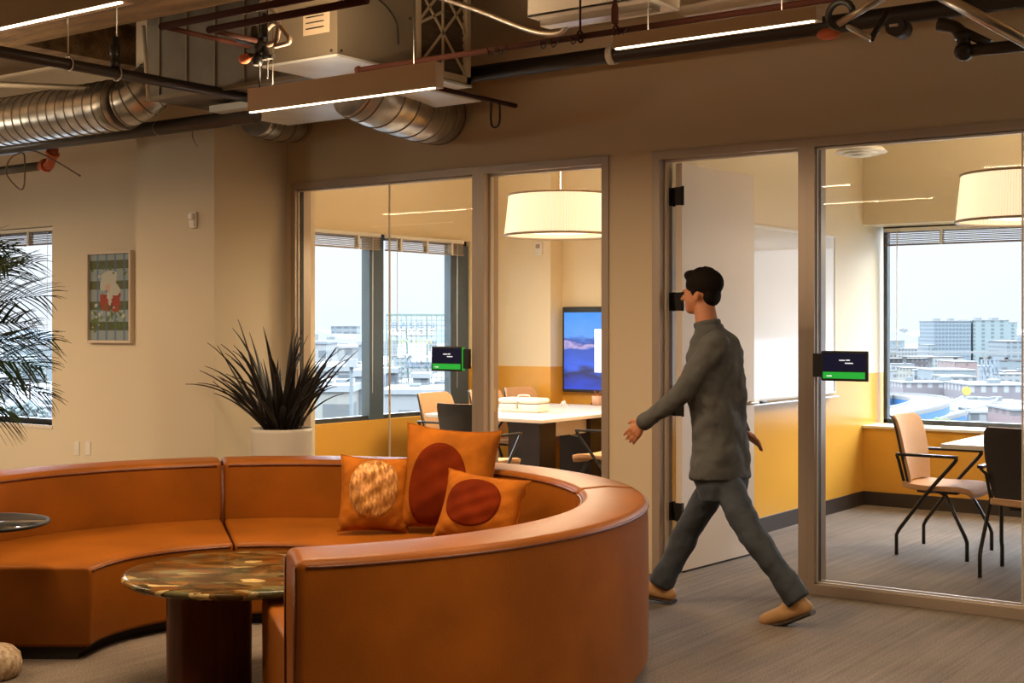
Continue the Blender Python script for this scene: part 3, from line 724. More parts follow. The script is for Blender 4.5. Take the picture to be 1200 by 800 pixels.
# air handling unit with filter
xu, yu = onv(395, 0, 5.11).x, 5.11; yf = onu(551, 0, xu).y; ym = onu(487, 0, xu).y; xl = onv(312, 0, yu).x
t = thing('air_handling_unit', 'ceiling hung air handling unit with a diamond-meshed filter', 'air unit', ((xl + xu) / 2, 5.6, 2.9))
def rel(a, o): return (a[0] - o.x, a[1] - o.y, a[2] - o.z)
O = t.location
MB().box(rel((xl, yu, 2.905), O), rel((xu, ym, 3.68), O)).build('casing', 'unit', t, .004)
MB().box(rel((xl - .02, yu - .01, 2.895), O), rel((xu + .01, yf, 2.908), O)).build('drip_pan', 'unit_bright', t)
m = MB()
for z in (2.93, 3.2, 3.5):
    for yy in (yu + .03, ym - .05): m.ball(rel((xu + .002, yy, z), O), .009, sub=1)
    for xx in (xl + .04, xu - .04): m.ball(rel((xx, yu - .002, z), O), .009, sub=1)
m.build('casing_bolt', 'black', t)
f0 = ym + .01
m = MB()
for a, b in (((xu - .06, f0, 2.93), (xu - .03, yf, 3.68)),): m.box(rel(a, O), rel(b, O))
m.build('filter_pleats', 'filter', t)
m = MB()
for a, b in (((xu - .07, f0, 2.915), (xu + .004, f0 + .035, 3.68)), ((xu - .07, yf - .035, 2.915), (xu + .004, yf, 3.68)), ((xu - .07, f0, 2.915), (xu + .004, yf, 2.955)), ((xu - .07, f0, 3.64), (xu + .004, yf, 3.68))): m.box(rel(a, O), rel(b, O))
m.build('filter_frame', 'card', t)
m = MB(); Wf = yf - f0; z0 = 2.93; hh = .74
def strut(p, q):
    p, q = Vector((xu - .012, p[0], p[1])), Vector((xu - .012, q[0], q[1])); d = (q - p).normalized(); sdv = d.cross(Vector((1, 0, 0))) * .008
    o2 = Vector(O); m.poly([p + sdv - o2, p - sdv - o2, q - sdv - o2, q + sdv - o2] + [x + Vector((.006, 0, 0)) - o2 for x in (p + sdv, p - sdv, q - sdv, q + sdv)], [(0, 1, 2, 3), (7, 6, 5, 4), (0, 4, 5, 1), (2, 6, 7, 3), (0, 3, 7, 4), (1, 5, 6, 2)])
n = 2
for i in range(3):
    a, b = z0 + hh * i / 3, z0 + hh * (i + 1) / 3; c_ = f0 + Wf / 2
    strut((f0, a), (yf, b + hh / 3 if i < 2 else b)); strut((yf, a), (f0, b + hh / 3 if i < 2 else b)); strut((f0, b), (c_, b + .12)) if i < 2 else None
strut((c_, z0), (c_, z0 + hh))
for i in range(18):
    z = z0 + hh * (i + .5) / 18; m.mi = 1; m.box(rel((xu - .03, f0 + .03, z - .006), O), rel((xu - .022, yf - .03, z + .006), O))
m.build('filter_lattice', ['card', 'filter'], t)
# access tags and labels on the casing
m = MB(); m.box(rel((xu + .002, yu + .03, 3.24), O), rel((xu + .006, yu + .16, 3.50), O)); lt = m.build('warning_tag', 'yellow_tag', t)
m = MB()
for i in range(5): m.box(rel((xu + .006, yu + .045 + i * .022, 3.27), O), rel((xu + .0075, yu + .053 + i * .022, 3.46), O))
m.build('tag_print', 'black', lt)
m = MB(); m.box(rel((xu - .24, yu - .004, 3.03), O), rel((xu - .05, yu - .001, 3.18), O)); lb = m.build('rating_label', 'label_paper', t)
m = MB()
for i in range(4): m.box(rel((xu - .22, yu - .0055, 3.15 - i * .03), O), rel((xu - .09, yu - .004, 3.156 - i * .03), O))
m.build('label_print', 'black', lb)
# flat rectangular duct beyond
xa, xb = onv(172, 0, 5.55).x, xl
t = thing('flat_duct', 'wide grey flat duct with standing seams beside the air unit', 'duct', ((xa + xb) / 2, 5.8, 3.3)); O = t.location
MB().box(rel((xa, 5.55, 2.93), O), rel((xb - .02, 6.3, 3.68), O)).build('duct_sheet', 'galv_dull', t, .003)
m = MB()
for i in range(6):
    x = xa + (xb - xa) * (i + .5) / 6; m.box(rel((x - .006, 5.538, 2.93), O), rel((x + .006, 5.552, 3.68), O))
m.box(rel((xa - .01, 5.53, 2.92), O), rel((xb - .02, 5.56, 2.945), O)); m.build('seam_rib', 'unit', t)
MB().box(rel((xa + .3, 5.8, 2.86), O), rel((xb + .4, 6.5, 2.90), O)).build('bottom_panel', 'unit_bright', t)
# pipes
g = 'black iron drain pipes'
v = 6.5
o = pipe('drain_pipe', 'thick black pipe running along the top of the glazed wall', [(onv(548, 0, v).x, v, 3.035), (onv(722, 0, v).x, v, 3.035), (1.1, v, 3.035)], .048, 'black_pipe')
hangerx(o, (onv(718, 0, v).x, v, 3.035), .048, 'white_metal'); hangerx(o, (onv(1130, 0, v).x, v, 3.035), .048)
m = MB()
x = onv(718, 0, v).x; m.tube([(x - .02, v, 3.035), (x + .02, v, 3.035)], .056, 16); m.build('collar', 'white_metal', o)
uA = onv(0, 60, 4.05)
b0, b1 = onu(-40, 52, -6.17), onu(300, 116, -6.17)
o = pipe('drain_pipe', 'black pipe with two strap hangers slanting away below the beam', [(-6.17, b0.y - .6, b1.z), (-6.17, 5.9, b1.z)], .031, 'black_pipe')
zz = b1.z
for px in (80, 137): yy = onu(px, 0, -6.17).y; hanger(o, (-6.17, yy, zz), .038)
yy = onu(135, 0, -6.17).y; m = MB(); m.lathe([(.028, .03), (.028, .07), (.02, .075), (.03, .10), (.03, .15), (.018, .16), (.018, .2)], (-6.17, yy, zz), 12); m.build('valve', 'black_metal', o)
ld_ = onv(300, 124, 5.95); z2 = ld_.z - .06
o = pipe('grey_pipe', 'grey steel pipe running just under the long spiral duct', [(-11.5, 5.95, z2), (ld_.x, 5.95, z2)], .050, 'pipe_grey')
hangerx(o, (onv(186, 0, 5.95).x, 5.95, z2), .042, 'white_metal')
zr = 2.80
A_ = Vector((onv(420, 0, 5.0).x, 5.0, zr)); A_.z = onv(420, 82, 5.0).z; zr = A_.z
o = pipe('sprinkler_pipe', 'red oxide sprinkler pipe above the linear light by the glazed doors', [(2.5, 5.0, zr), (A_.x, 5.0, zr)], .014, 'red_pipe')
MB().ball((A_.x, 5.0, zr), .021).build('elbow_fitting', 'red_pipe', o)
MB().tube([(A_.x, 5.0, zr), (A_.x, 6.35, zr)], .013, 10).build('branch', 'red_pipe', o)
ye = 6.15; m = MB(); m.tube(arcpath([(A_.x - .03, ye, zr), (A_.x - .03, ye, zr - .12), (A_.x + .0, ye, zr - .15), (A_.x + .03, ye, zr - .12), (A_.x + .03, ye, zr)], 6), .006, 6); m.build('hanger', 'black_metal', o)
for px in (680, 722): hangerx(o, (onv(px, 0, 5.0).x, 5.0, zr), .02, 'red_pipe')
for px in (578, 590, 640, 652, 675, 730): x = onv(px, 0, 5.0).x; MB().tube(arcpath([(x - .03, 4.99, zr + .01), (x, 4.975, zr - .035), (x + .03, 4.99, zr + .01)], 5), .003, 5).build('cable_tie', 'black', o)
x = onv(722, 0, 5.0).x; MB().lathe([(.012, .03), (.016, .04), (.016, .10), (.006, .14)], (x, 4.99, zr), 10).build('sprinkler_drop', 'red_pipe', o)
# upper pipe pairs
for p0, p1, p2, lab in (((190, 31), (400, -5), (292, 55), 'brown pipe elbow nearest the concrete beam'), ((246, 35), (400, 4), (300, 55), 'brown pipe elbow between the beam and the air unit')):
    vv = 4.25; a = onv(*p0, vv); bx_ = onv(430, 0, vv).x
    o = pipe('hydronic_pipe', lab, [(a.x, vv, a.z), (bx_, vv, a.z)], .018, 'red_pipe')
    MB().ball(a, .019).build('elbow_fitting', 'red_pipe', o)
    yb_ = onu(p2[0], 0, a.x).y; MB().tube([a, (a.x, yb_, a.z)], .012, 10).build('branch', 'red_pipe', o)
# valve cluster with hoses
c = onD(305, 50, 6.6)
t = thing('valve_assembly', 'black and brass valve cluster with looping hoses beside the air unit', 'valve', c)
m = MB()
for dx, dz, r, h_ in ((-.04, .0, .022, .10), (.0, -.05, .026, .07), (.03, .02, .018, .12), (-.02, -.11, .022, .06), (.04, -.09, .018, .07)): m.lathe([(r, dz), (r * 1.3, dz + .02), (r, dz + .04), (r * .7, dz + h_)], (dx, 0, 0), 12)
m.tube([(-.14, -.02, .03), (.05, 0, -.02)], .016, 8); m.tube([(-.1, 0, -.05), (.09, 0, -.08)], .012, 8); m.build('valve_body', 'black_metal', t)
MB().ball((-.10, -.01, -.07), (.04, .025, .025)).build('valve_cap', 'orange', t)
m = MB(); m.tube(arcpath([(-.02, 0, .16), (.06, -.02, .20), (.12, 0, .10), (.11, 0, .0), (.03, 0, -.02)], 8), .013, 8); m.tube(arcpath([(.0, .02, .05), (.08, .02, .09), (.17, 0, .03), (.20, 0, -.02), (.10, 0, -.03)], 8), .012, 8); m.build('hose', 'cable', t)
MB().tube([(-.005, 0, -.22), (-.005, 0, .6)], .004, 6).build('threaded_rod', 'black_metal', t); MB().tube([(.05, 0, -.18), (.05, 0, .6)], .004, 6).build('threaded_rod', 'black_metal', t)
# sprinkler main end with orange couplings over the outer wall
v = 6.0; a = onv(58, 190, v)
t = thing('sprinkler_main', 'steel sprinkler pipe ending in orange couplings above the palm', 'pipe', a)
MB().tube([(-2.6, 0, -.03), (-.08, 0, -.02)], .032, 14).build('pipe_run', 'galv_dull', t)
m = MB(); m.tube([(-.10, 0, -.02), (.0, 0, -.02), (.035, 0, .04), (.05, 0, .10)], .036, 12); m.tube([(-.06, 0, -.02), (-.03, 0, -.02)], .05, 14); m.tube([(.03, 0, .05), (.045, 0, .07)], .05, 14); m.build('coupling', 'orange', t)
MB().tube([(.05, 0, .10), (.055, 0, .17)], .028, 12).build('riser', 'galv_dull', t)
def cable(label, pts, r=.006, m_='steel', cat='cable'):
    o = MB().tube(arcpath(pts, 10), r, 7).build('looped_cable', M[m_]); return tag(o, label, cat)
M['cable'] = mat('grey braided cable', (.20, .15, .11), .5)
v = 5.9
cable('looped grey cable hanging under the sprinkler coupling above the palm', [onv(*p, v) for p in ((30, 176), (12, 186), (8, 204), (22, 221), (28, 218), (29, 196), (28, 181), (22, 178), (40, 177), (62, 187), (94, 206))], .006, 'cable')
cable('short white cable loop on the wall above the column', [onv(*p, 6.36) for p in ((233, 142), (226, 152), (226, 163), (231, 172))], .008, 'white_metal')
cable('thin black wire curving across the air unit casing', [onu(*p, xu + .02) for p in ((440, -4), (455, 10), (465, 28), (467, 52))], .005, 'black_metal')
# conduits and tray
o = pipe('conduit', 'bright steel conduit bending up beside the filter', arcpath([onv(*p, 5.3) for p in ((500, -8), (560, 12), (620, 35), (652, 39), (664, 30), (668, 18))], 6), .013, 'steel', 'pipe')
t = thing('cable_tray', 'white enamelled cable tray crossing the ceiling above the red pipe', 'cable tray', onv(700, 0, 5.2))
O = t.location; zt_ = onv(700, 18, 5.2).z
xa, xb = onv(640, 0, 5.2).x, onv(778, 0, 5.2).x
m = MB(); m.box(rel((xa, 5.05, zt_), O), rel((xb, 5.35, zt_ + .012), O)); m.box(rel((xa, 5.05, zt_), O), rel((xb, 5.062, zt_ + .08), O)); m.box(rel((xa, 5.338, zt_), O), rel((xb, 5.35, zt_ + .08), O)); m.build('tray_channel', 'white_metal', t, .002)
m = MB(); m.box(rel((xa + .02, 5.12, zt_ - .03), O), rel((xb - .02, 5.2, zt_), O)); m.build('strut_rail', 'steel', t)
t = thing('ceiling_panel', 'pale sheet metal wedge above the linear light by the doors', 'panel', onv(845, 0, 5.6)); O = t.location
p = [onv(785, 10, 5.6), onv(800, 19, 5.6), onv(915, 0, 5.6), onv(900, -14, 5.6)]
m = MB(); m.poly([x - O for x in p] + [x - O + Vector((0, .25, 0.02)) for x in p], [(0, 1, 2, 3), (7, 6, 5, 4), (0, 4, 5, 1), (1, 5, 6, 2), (2, 6, 7, 3), (3, 7, 4, 0)]); m.build('sheet', 'white_metal', t)
pipe('conduit', 'bright steel conduit strut meeting the end of the linear light', [onv(982, 28, 4.95), onv(1040, -6, 4.95)], .014, 'steel', 'pipe')
pipe('conduit', 'short steel strut folding down above the whiteboard room', [onv(984, 25, 5.0), onv(1021, 46, 5.0)], .012, 'steel', 'pipe')
pipe('conduit', 'short black strut beside the linear light end', [onv(1021, 46, 5.0), onv(1040, 12, 5.1)], .012, 'black_pipe', 'pipe')
pipe('conduit', 'long bright conduit slanting down at the top corner over the whiteboard room', [onv(1090, -12, 4.6), onv(1215, 56, 4.6)], .020, 'steel', 'pipe')
v = 5.6; t = thing('drain_trap', 'black elbowed drain pipe in front of the wall over the whiteboard room', 'pipe', onv(1130, 60, v)); O = t.location
m = MB(); m.tube([x - O for x in arcpath([onv(1100, 28, v), onv(1118, 32, v), onv(1128, 42, v), onv(1130, 58, v)], 5)], .028, 12); m.tube([x - O for x in [onv(1130, 60, v), onv(1230, 50, v)]], .026, 12); m.tube([x - O for x in [onv(1123, 34, v), onv(1160, 52, v)]], .02, 10); m.build('pipe_run', 'black_pipe', t)
m = MB(); m.ball(onv(1130, 60, v) - O, .042); m.tube([onv(1130, 38, v) - O, onv(1130, 46, v) - O], .040, 12); m.build('elbow_fitting', 'black_metal', t)
v = 6.1; t = thing('cleanout_cap', 'round black pipe end cap above the whiteboard room door', 'pipe', onv(1048, 30, v)); O = t.location
m = MB(); m.tube([(0, 0, 0), (0, .12, 0)], .045, 20); m.build('cap_ring', 'black_pipe', t)
m = MB(); m.box((-.02, -.012, -.006), (.02, 0, .006)); m.build('cap_plug', 'steel', t)
for px, py, l in ((985, 17, 'black strap loop around the thick black pipe'),):
    p = onv(px, py, 5.0); o = MB().tube([p + Vector((.05 * math.cos(a), 0, .05 * math.sin(a))) for a in [2 * PI * i / 16 for i in range(17)]], .014, 8).build('strap_loop', 'black'); tag(o, l, 'strap')
o = MB().ball(onv(971, 40, 6.3), (.06, .05, .03)).build('sprinkler_fitting', 'orange'); tag(o, 'orange sprinkler fitting under the thick black pipe', 'sprinkler')
M['white_strut'] = mat('white strut channel', (.5, .44, .34), .6)
a, b = onv(0, 78, 5.5), onv(112, 104, 5.5)
o = MB().tube([(a.x - .6, 5.3, min(3.24, a.z)), (b.x, 5.5, min(3.24, b.z))], .02, 4).build('strut_channel', 'white_strut'); tag(o, 'white painted strut channel under the concrete beam', 'strut')
o = MB().tube([onv(168, 30, 5.4), onv(174, 118, 5.4)], .012, 8).build('support_rod', 'white_strut'); tag(o, 'pale vertical rod beside the flat grey duct', 'rod')
# ================================================================ MEETING ROOMS
def make_chair(label, loc, rz, group=None):
    t = thing('meeting_chair', label, 'chair', loc, rz, group)
    # seat pad with rolled front edge
    m = MB(); N = 14; rows = []
    prof = [(-.215, .478), (-.16, .468), (-.05, .462), (.08, .466), (.17, .466), (.225, .452), (.245, .425)]
    hw = [.205, .225, .235, .24, .238, .228, .20]
    for side in (0, 1):
        for (x, z), w_ in zip(prof, hw):
            rows.append([m.bm.verts.new((x - .012 * side, w_ * (2 * j / N - 1), z - (.035 if side else 0) - .010 * (1 - (2 * j / N - 1) ** 2) + (.0))) for j in range(N + 1)])
    k = len(prof)
    for s_ in (0, 1):
        for i in range(k - 1):
            for j in range(N):
                f = m.bm.faces.new((rows[s_ * k + i][j], rows[s_ * k + i + 1][j], rows[s_ * k + i + 1][j + 1], rows[s_ * k + i][j + 1])); f.smooth = True
    for i in range(k - 1):
        for j in (0, N): m.bm.faces.new((rows[i][j], rows[i + 1][j], rows[k + i + 1][j], rows[k + i][j]))
    for j in range(N):
        for i in (0, k - 1): m.bm.faces.new((rows[i][j], rows[i][j + 1], rows[k + i][j + 1], rows[k + i][j]))
    m.build('seat', 'tan_fabric', t, .008, 2)
    # back : curved shell, fabric in front and dark shell behind
    prof = [(-.205, .475), (-.212, .54), (-.225, .62), (-.243, .72), (-.262, .81), (-.285, .875), (-.312, .905)]
    hw = [.185, .205, .222, .232, .234, .225, .200]
    def back(off, th, nm, mt, par, ex=0):
        m = MB(); rr = []
        for s_ in (0, 1):
            for (x, z), w_ in zip(prof, hw):
                rr.append([m.bm.verts.new((x + off - s_ * th + .045 * (2 * j / N - 1) ** 2, (w_ + ex) * (2 * j / N - 1), z)) for j in range(N + 1)])
        for s_ in (0, 1):
            for i in range(k - 1):
                for j in range(N):
                    f = m.bm.faces.new((rr[s_ * k + i][j], rr[s_ * k + i + 1][j], rr[s_ * k + i + 1][j + 1], rr[s_ * k + i][j + 1])); f.smooth = True
        for i in range(k - 1):
            for j in (0, N): m.bm.faces.new((rr[i][j], rr[i + 1][j], rr[k + i + 1][j], rr[k + i][j]))
        for j in range(N):
            for i in (0, k - 1): m.bm.faces.new((rr[i][j], rr[i][j + 1], rr[k + i][j + 1], rr[k + i][j]))
        return m.build(nm, mt, par, .004, 2)
    back(0, .022, 'backrest', 'tan_fabric', t)
    back(-.022, .014, 'back_shell', 'dark_shell', t, .006)
    for s_ in (-1, 1):
        y = s_ * .265
        m = MB(); m.tube(arcpath([(.155, y, .655), (.14, y, .62), (-.03, y, .42), (-.215, y, .17)], 5)[:-1] + [(-.215, y, .17), (-.235, y, .13), (-.235, y, .0)], .0125, 8); m.build('leg', 'black_metal', t)
        m = MB(); m.tube([(.03, y * .75, .42), (.08, y * .86, .40), (.21, y, .16), (.225, y, .12), (.225, y, .0)], .0125, 8); m.build('leg', 'black_metal', t)
        m = MB(); m.box((-.235, y - .018, .650), (.165, y + .018, .668)); m.tube([(-.235, y, .655), (-.235, y * .86, .62), (-.205, y * .8, .48)], .011, 8); m.build('armrest', 'black_metal', t, .005)
        m = MB(); m.tube([(-.02, y, .425), (-.02, y * .5, .425)], .011, 8); m.tube([(.03, y * .78, .42), (.03, 0, .42)], .011, 8); m.build('crossbar', 'black_metal', t)
    m = MB(); m.box((-.15, -.12, .40), (.12, .12, .43)); m.build('seat_mechanism', 'black', t, .006)
    return t
CH = [('tan fabric chair in front of the low yellow wall, empty and facing the table', (-2.89, 8.91, 0), 0),
      ('chair showing its dark back at the near edge of the whiteboard room table', (-2.17, 8.38, 0), PI / 2),
      ('tan fabric chair by the window with the letter sign, nearest of its row', (-7.36, 9.37, 0), .02),
      ('tan fabric chair between window row neighbours, seen just past the door jamb', (-7.36, 10.11, 0), -.03),
      ('tan fabric chair behind the white case, closest to the wall screen corner', (-7.36, 10.66, 0), -.05),
      ('chair turned dark back to the lounge at the head of the long white table', (-6.38, 8.42, 0), PI / 2 + .05),
      ('tan fabric chair partly hidden by the wall pier, tucked against the long white table', (-5.78, 9.38, 0), PI),
      ('chair behind the pier on the door side of the long white table', (-5.74, 10.15, 0), PI)]
first = None
for lab, loc, rz in CH:
    if first is None: first = make_chair(lab, loc, rz); continue
    c = copy_tree(first); c.location = loc; c.rotation_euler = (0, 0, rz); c['label'] = lab
# long white table in the first room
t = thing('meeting_table', 'long white meeting table on dark pedestals in the room with the wall screen', 'table', (-6.77, 9.95, 0))
MB().prism([(-.64, -.98), (.63, -1.04), (.63, .95), (-.64, .95)], .715, .745).build('table_top', 'white_top', t, .003)
for v, d in ((9.22, .24), (10.0, .5)):
    m = MB(); m.box((.07, v - 9.95, 0), (.40, v - 9.95 + d, .715)); m.build('pedestal', 'wood_dark', t, .004)
MB().box((.18, -.45, .56), (.36, .05, .70)).build('cable_box', 'white_metal', t, .004)
MB().tube(arcpath([(.3, .05, .66), (.33, .12, .60), (.3, .10, .52), (.22, .0, .54)], 6), .006, 6).build('cable', 'white_metal', t)
# white carry case on it
c = onz(614, 482.5, .745); c.z = .7455
t = thing('carry_case', 'white lidded carry case with a handle and latch on the long white table', 'case', c, .05)
m = MB(); m.box((-.20, -.11, .0), (.20, .11, .075)); m.build('case_base', 'white_plastic', t, .018, 3)
m = MB(); m.box((-.203, -.113, .078), (.203, .113, .125)); m.build('lid', 'white_plastic', t, .022, 3)
m = MB(); m.tube(arcpath([(-.06, 0, .12), (-.05, 0, .145), (.05, 0, .145), (.06, 0, .12)], 5), .006, 8); m.build('handle', 'white_plastic', t)
m = MB(); m.box((-.008, -.120, .035), (.008, -.108, .095)); m.build('latch', 'steel', t, .002)
c = onz(660, 477, .745)
o = MB().tube(arcpath([(-.04, 0, .005), (-.02, .02, .05), (.0, 0, .02), (.02, -.01, .06), (.03, .01, .005), (.06, .02, .005)], 6), .006, 6).build('charging_cable', 'white_plastic'); o.location = (c.x, c.y, .746); tag(o, 'white curled cable lying on the far part of the long table', 'cable')
o = MB().lathe([(.02, 0), (.022, .02), (.016, .025), (0, .026)], n=16).build('puck', 'wood_red'); c = onz(695, 474.5, .745); o.location = (c.x, c.y, .7455); tag(o, 'small brown round object on the long table under the wall screen', 'puck')
c = onz(703, 474.5, .745)
t = thing('desk_organiser', 'pale pink desk organiser with red pens below the wall screen', 'organiser', (c.x, c.y - .05, .7455))
MB().lathe([(.045, 0), (.05, .09), (.045, .09), (.04, .01), (0, .01)], n=20).build('cup', mat('pale pink plastic', (.62, .36, .25), .5), t)
m = MB(); m.tube([(.01, 0, .02), (-.03, 0, .14)], .004, 6); m.tube([(-.01, 0, .02), (.03, .01, .13)], .004, 6); m.build('pen', 'orange', t)
# table in the second room
t = thing('meeting_table', 'white meeting table beside the wide city window in the whiteboard room', 'table', (-1.7, 9.2, 0))
MB().box((-1.12, -.60, .715), (1.2, .60, .745)).build('table_top', 'white_top', t, .003)
for x in (-.25, .75): MB().box((x - .15, -.25, 0), (x + .15, .25, .715)).build('pedestal', 'wood_dark', t, .004)
# whiteboard
xw = -4.23; ya, yb = 8.15, onu(976, 0, xw).y; zb, ztp = .965, 2.225
t = thing('whiteboard', 'large glossy whiteboard on the partition behind the walking person', 'whiteboard', (xw, (ya + yb) / 2, (zb + ztp) / 2)); hl, hz = (yb - ya) / 2, (ztp - zb) / 2
MB().box((.001, -hl, -hz), (.016, hl, hz)).build('board_panel', 'white_board', t)
m = MB()
for a, b in (((0, -hl + .012, hz - .02), (.024, hl - .012, hz + .005)), ((0, -hl + .012, -hz - .005), (.024, hl - .012, -hz + .015)), ((0, -hl - .01, -hz - .005), (.024, -hl + .012, hz + .005)), ((0, hl - .012, -hz - .005), (.024, hl + .01, hz + .005))): m.box(a, b)
m.build('board_frame', 'white_metal', t, .003)
MB().box((.016, -hl + .05, -hz - .03), (.075, hl - .05, -hz - .018)).build('marker_tray', 'steel', t, .002)
yy = onu(883, 0, xw + .05).y
o = MB().box((xw + .03, yy - .05, zb - .018), (xw + .07, yy + .06, zb + .012)).build('board_eraser', 'white_plastic', bevel=.004); tag(o, 'white eraser lying on the whiteboard tray', 'eraser')
o = MB().tube([(xw + .05, yy + .09, zb - .008), (xw + .052, yy + .20, zb - .008)], .010, 10).build('board_marker', 'black'); tag(o, 'black marker on the whiteboard tray next to the eraser', 'marker')
# wall screen
a, b = -7.40, -5.95; zc, hh = 1.27, .42
t = thing('wall_screen', 'wall mounted screen showing a blue shoreline over the yellow band', 'screen', ((a + b) / 2, 11.16, zc)); W = (b - a) / 2
MB().box((-W, -.06, -hh), (W, -.01, hh)).build('screen_body', 'black', t, .006)
TVM = mat('blue shoreline picture', (.02, .1, .6), .4); n_, l_ = nodes(TVM); bb = n_['Principled BSDF']
tcn = n_.new('ShaderNodeTexCoord'); sp = n_.new('ShaderNodeSeparateXYZ'); l_.new(tcn.outputs['Object'], sp.inputs[0])
nz = n_.new('ShaderNodeTexNoise'); nz.inputs['Scale'].default_value = 5; mp = n_.new('ShaderNodeMapping'); mp.inputs['Scale'].default_value = (1, 1, 3); l_.new(tcn.outputs['Object'], mp.inputs[0]); l_.new(mp.outputs[0], nz.inputs['Vector'])
ma = n_.new('ShaderNodeMath'); ma.operation = 'MULTIPLY_ADD'; ma.inputs[1].default_value = .22; l_.new(nz.outputs['Fac'], ma.inputs[0]); l_.new(sp.outputs['Z'], ma.inputs[2])
mr = n_.new('ShaderNodeMapRange'); mr.inputs['From Min'].default_value = -.30; mr.inputs['From Max'].default_value = .52; l_.new(ma.outputs[0], mr.inputs['Value'])
r = n_.new('ShaderNodeValToRGB'); e = r.color_ramp.elements; e[0].color = (.02, .08, .75, 1); e[1].color = (.03, .30, .95, 1)
for p_, c_ in ((.22, (.02, .03, .12)), (.3, (.04, .14, .85)), (.50, (.03, .10, .55)), (.56, (.55, .45, .75)), (.60, (.03, .08, .45)), (.68, (.12, .38, 1.0))): q_ = e.new(p_); q_.color = (*c_, 1)
l_.new(mr.outputs[0], r.inputs[0]); l_.new(r.outputs['Color'], bb.inputs['Emission Color']); bb.inputs['Emission Strength'].default_value = 1.0; bb.inputs['Base Color'].default_value = (.01, .01, .02, 1)
MB().box((-W + .022, -.062, -hh + .03), (W - .022, -.06, hh - .055)).build('picture_area', TVM, t)
xq = onv(697, 0, 11.1).x - (a + b) / 2
MB().box((xq, -.064, -.22), (W - .25, -.062, .20)).build('white_window', emit('white screen window', (.85, .93, 1), 1.0), t, .0)
# thermostat high on the column in the first room
c = onv(632, 291, 10.95); t = thing('fire_strobe', 'cream fire alarm strobe below the pleated drum lamp', 'alarm', c)
MB().box((-.045, -.022, -.065), (.045, 0, .065)).build('alarm_body', 'white_plastic', t, .005); MB().box((-.02, -.04, 0), (.02, -.02, .04)).build('strobe_lens', 'taupe', t, .004)
o = MB().box((-.04, -.02, -.05), (.04, 0, .05)).build('yellow_sign', mat('yellow plastic', (.7, .4, .04), .5)); o.location = onv(940, 182, 10.9); tag(o, 'small yellow plate high on the wall of the whiteboard room', 'sign')
# ceiling diffuser
c = onD(1009, 182, 9.9)
t = thing('air_diffuser', 'round white air diffuser hanging from the ceiling of the whiteboard room', 'diffuser', c)
m = MB()
for i, (r0, z0) in enumerate(((.19, .02), (.135, .005), (.08, -.008))): m.lathe([(r0, z0), (r0 - .035, z0 + .035), (r0 - .045, z0 + .035), (r0 - .012, z0 - .002)], n=40)
m.lathe([(0, -.01), (.03, -.012), (.025, .01), (0, .012)], n=20); m.build('diffuser_cone', 'white_top', t)
MB().tube([(0, 0, .04), (0, 0, 3.3 - c.z)], .11, 24).build('duct_neck', 'galv_dull', t)
# pleated drum lamps
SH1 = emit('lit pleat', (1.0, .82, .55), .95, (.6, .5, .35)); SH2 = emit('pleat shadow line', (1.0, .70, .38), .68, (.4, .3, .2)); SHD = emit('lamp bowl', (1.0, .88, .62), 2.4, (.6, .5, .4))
M['rim'] = mat('taupe lamp rim', (.34, .25, .17), .5)
def drum(label, loc, gap, E_D=80):
    t = thing('drum_pendant', label, 'pendant lamp', loc, 0, 'pleated drum lamps of the meeting rooms')
    rb, rt_, h = .45, .415, .32; N = 150; m = MB()
    for i in range(N):
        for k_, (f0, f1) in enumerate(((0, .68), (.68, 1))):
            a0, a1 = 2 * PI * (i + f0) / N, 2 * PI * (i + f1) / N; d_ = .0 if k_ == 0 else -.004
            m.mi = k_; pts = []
            for a_, r0 in ((a0, 0), (a1, 0)):
                pts += [((rb + d_) * math.cos(a_), (rb + d_) * math.sin(a_), 0), ((rt_ + d_) * math.cos(a_), (rt_ + d_) * math.sin(a_), h), ((rb + d_ - .004) * math.cos(a_), (rb + d_ - .004) * math.sin(a_), 0), ((rt_ + d_ - .004) * math.cos(a_), (rt_ + d_ - .004) * math.sin(a_), h)]
            m.poly(pts, [(0, 4, 5, 1), (2, 3, 7, 6)])
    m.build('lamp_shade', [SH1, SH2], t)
    m = MB()
    for r_, z_ in ((rb, 0), (rt_, h)): m.tube([(r_ * math.cos(2 * PI * i / 72), r_ * math.sin(2 * PI * i / 72), z_) for i in range(73)], .0095, 8)
    m.build('shade_rim', 'rim', t)
    MB().lathe([(0, .015), (.2, .02), (.36, .04), (.41, .06), (.36, .055), (.2, .035), (0, .03)], n=60).build('lower_diffuser', SHD, t)
    m = MB()
    for i in range(3): a_ = 2 * PI * i / 3 + .4; m.tube([(0, 0, h - .02), (rt_ * math.cos(a_), rt_ * math.sin(a_), h - .01)], .004, 6)
    m.tube([(0, 0, .1), (0, 0, h)], .02, 10); m.build('lamp_spider', 'steel', t)
    MB().tube([(0, 0, h), (0, 0, 3.3 - loc[2])], .004, 6).build('cord', 'taupe', t)
    for nm, z_, rx, en in (('lamp_down', -.02, 0, E_D), ('lamp_up', h + .03, PI, E_D * .9)):
        l = bpy.data.lights.new(nm, 'AREA'); l.shape = 'DISK'; l.size = .7; l.energy = en; l.color = WARM2
        lo = bpy.data.objects.new(nm, l); C.objects.link(lo); lo.parent = t; lo.location = (0, 0, z_); lo.rotation_euler = (rx, 0, 0)
    return t
WARM2 = (1.0, .78, .50)
c = onD(657, 276, 10.7); drum('pleated drum lamp over the long white table', (c.x, c.y, c.z), 0, 78)
c = onD(1201, 259, 9.15); drum('pleated drum lamp hanging before the wide city window', (c.x, c.y, c.z), 0, 30)
